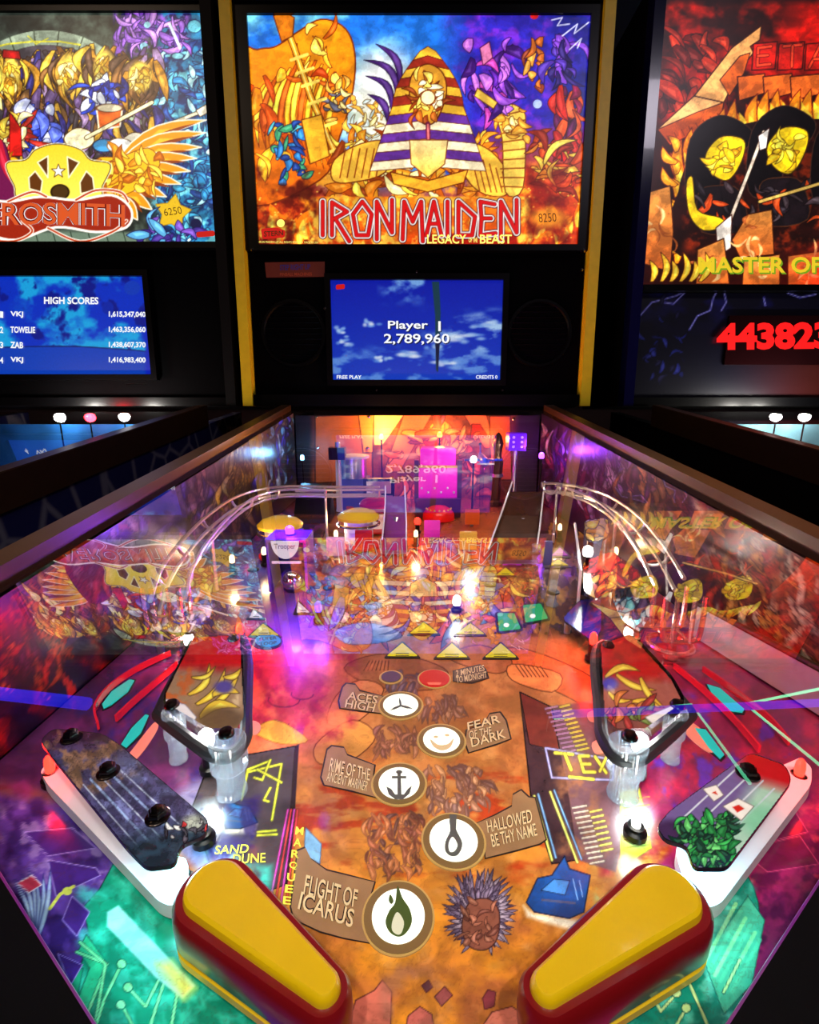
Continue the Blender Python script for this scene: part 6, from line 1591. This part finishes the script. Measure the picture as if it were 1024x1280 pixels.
for px,py,lb_ in [(306,772,'behind the red slingshot near the blue oval insert'),(412,752,'beside the blue violet floor lamp'),(438,706,'before the red standup target'),(612,748,'just left of the green lit squares'),(690,758,'between the green lit squares and blue violet plastic'),
                  (744,776,'behind the slingshot next to the blue violet plastic'),(318,728,'on the wall side of the purple scoop'),(762,716,'under the red printed plastic'),(408,716,'next to the white standup target near the scoop'),(668,706,'at the mouth of the dark brown ramp')]:
    post('small clear fluted post '+lb_, px, py, M_FLUTE, grp='clear posts of the upper playfield')

# ================================================================== playfields of the neighbours
def neighbour(label, cx, rgb, spots):
    r = Root('playfield', label, 'playfield', (cx,.45,-.01))
    m = mat('neighbour_print_%d'%rgb[0], rgb, .3, noise=.9, nscale=14)
    r.part('playing_surface', MB().box((cx-WPF,-.10,-.0125),(cx+WPF,VR,0)), m, smooth=False)
    r.part('rear_panel', MB().box((cx-WPF,VR,-.01),(cx+WPF,VR+.006,.16)), m, smooth=False)
    for lab, px, py, Y, rg, e in spots:
        P = TPI @ bbp(px,py,Y)
        q = Root('led_lamp', lab, 'lamp', (P.x,P.y,0))
        q.part('stem', MB().lathe([(.006,0),(.0015,.004),(.0015,max(.006,P.z-.006))],(P.x,P.y,0),10), M_BLACKG)
        q.part('bulb', MB().ball((P.x,P.y,P.z),.0045,12), emat('lit_bulb_%d_%d_%d_%d'%(tuple(rg)+(200,)), rg, 20, False))
        l = bpy.data.lights.new('led_light','POINT'); l.energy = e; l.color = lin(rg); l.shadow_soft_size = .01
        lo = bpy.data.objects.new('led_light', l); COL.objects.link(lo); lo.parent = q.o; lo.location = (0,0,P.z+.016)
neighbour('blue playfield under the backbox with the winged emblem', lc, (40,110,190), [('white lamp over the blue playfield close to its rail',155,523,1.0,WHT,1.2),('red lamp over the blue playfield between two white lamps',112,522,1.0,(255,20,30),.6),('white lamp over the blue playfield between the red lamp and the far wall',74,522,1.0,WHT,1.2)])
neighbour('pale teal playfield under the backbox with the red stone letters', rc, (120,170,190), [('white lamp over the pale teal playfield close to its rail',970,525,.99,WHT,1.3),('white lamp over the pale teal playfield further from its rail',1006,525,.99,WHT,1.3)])

# ================================================================== neon signs on the ceiling (seen mirrored in the glass)
gn = Vector((0,-math.sin(GS),math.cos(GS)))
def mirror(px, py, Z):
    d = ray(px,py); g0 = Vector((0,DB,GZ)); t = (g0-CAM).dot(gn)/d.dot(gn); g = CAM+d*t
    e = d-2*d.dot(gn)*gn; k = (Z-g.z)/e.z
    return g+e*k
def neon(label, lines, rgb, rad, s, ZN=2.70):
    p = mirror(*lines[0][0], ZN); r = Root('neon_sign', label, 'neon sign', (p.x,p.y,2.75), False)
    for L in lines:
        r.part('neon_tube', MB().tube([mirror(x,y,ZN) for x,y in L], rad, 8), emat('neon_%d_%d_%d'%rgb, rgb, s))
        m_ = mirror(*L[0],ZN); r.part('tube_clip', MB().box((m_.x-.01,m_.y-.01,ZN),(m_.x+.01,m_.y+.01,2.75)), M_BLACKG)
neon('green neon outline sign on the ceiling', [[(690,898),(865,881),(938,980)],[(1040,858),(932,880),(1060,985)]], (110,255,190), .007, 3)
neon('violet blue neon tube on the ceiling', [[(690,893),(860,886),(1040,878)]], (60,30,255), .018, 1.6, 2.64)
neon('blue neon tube on the ceiling above the winged emblem machine', [[(-60,860),(60,874),(110,880)]], (30,40,255), .03, 1.8)

# unseen fill spotlights added on the ceiling behind the player
for i_, p_ in enumerate(SPOT_POS):
    r = Root('track_spotlight', ['black ceiling spotlight on the winged emblem machine side', 'black ceiling spotlight on the red stone letters machine side'][i_], 'spotlight', (p_[0],p_[1],2.75), False, group='ceiling spotlights')
    d_ = (Vector((0,.45,.87))-Vector(p_)).normalized(); c_ = Vector(p_)
    r.part('housing', MB().tube([c_-d_*.10, c_-d_*.09, c_-d_*.075], [.03,.05,.055], 16), M_BLACKG)
    r.part('bracket', MB().tube([c_-d_*.095, Vector((p_[0],p_[1]-.03,2.75))], .008, 8), M_BLACKG)
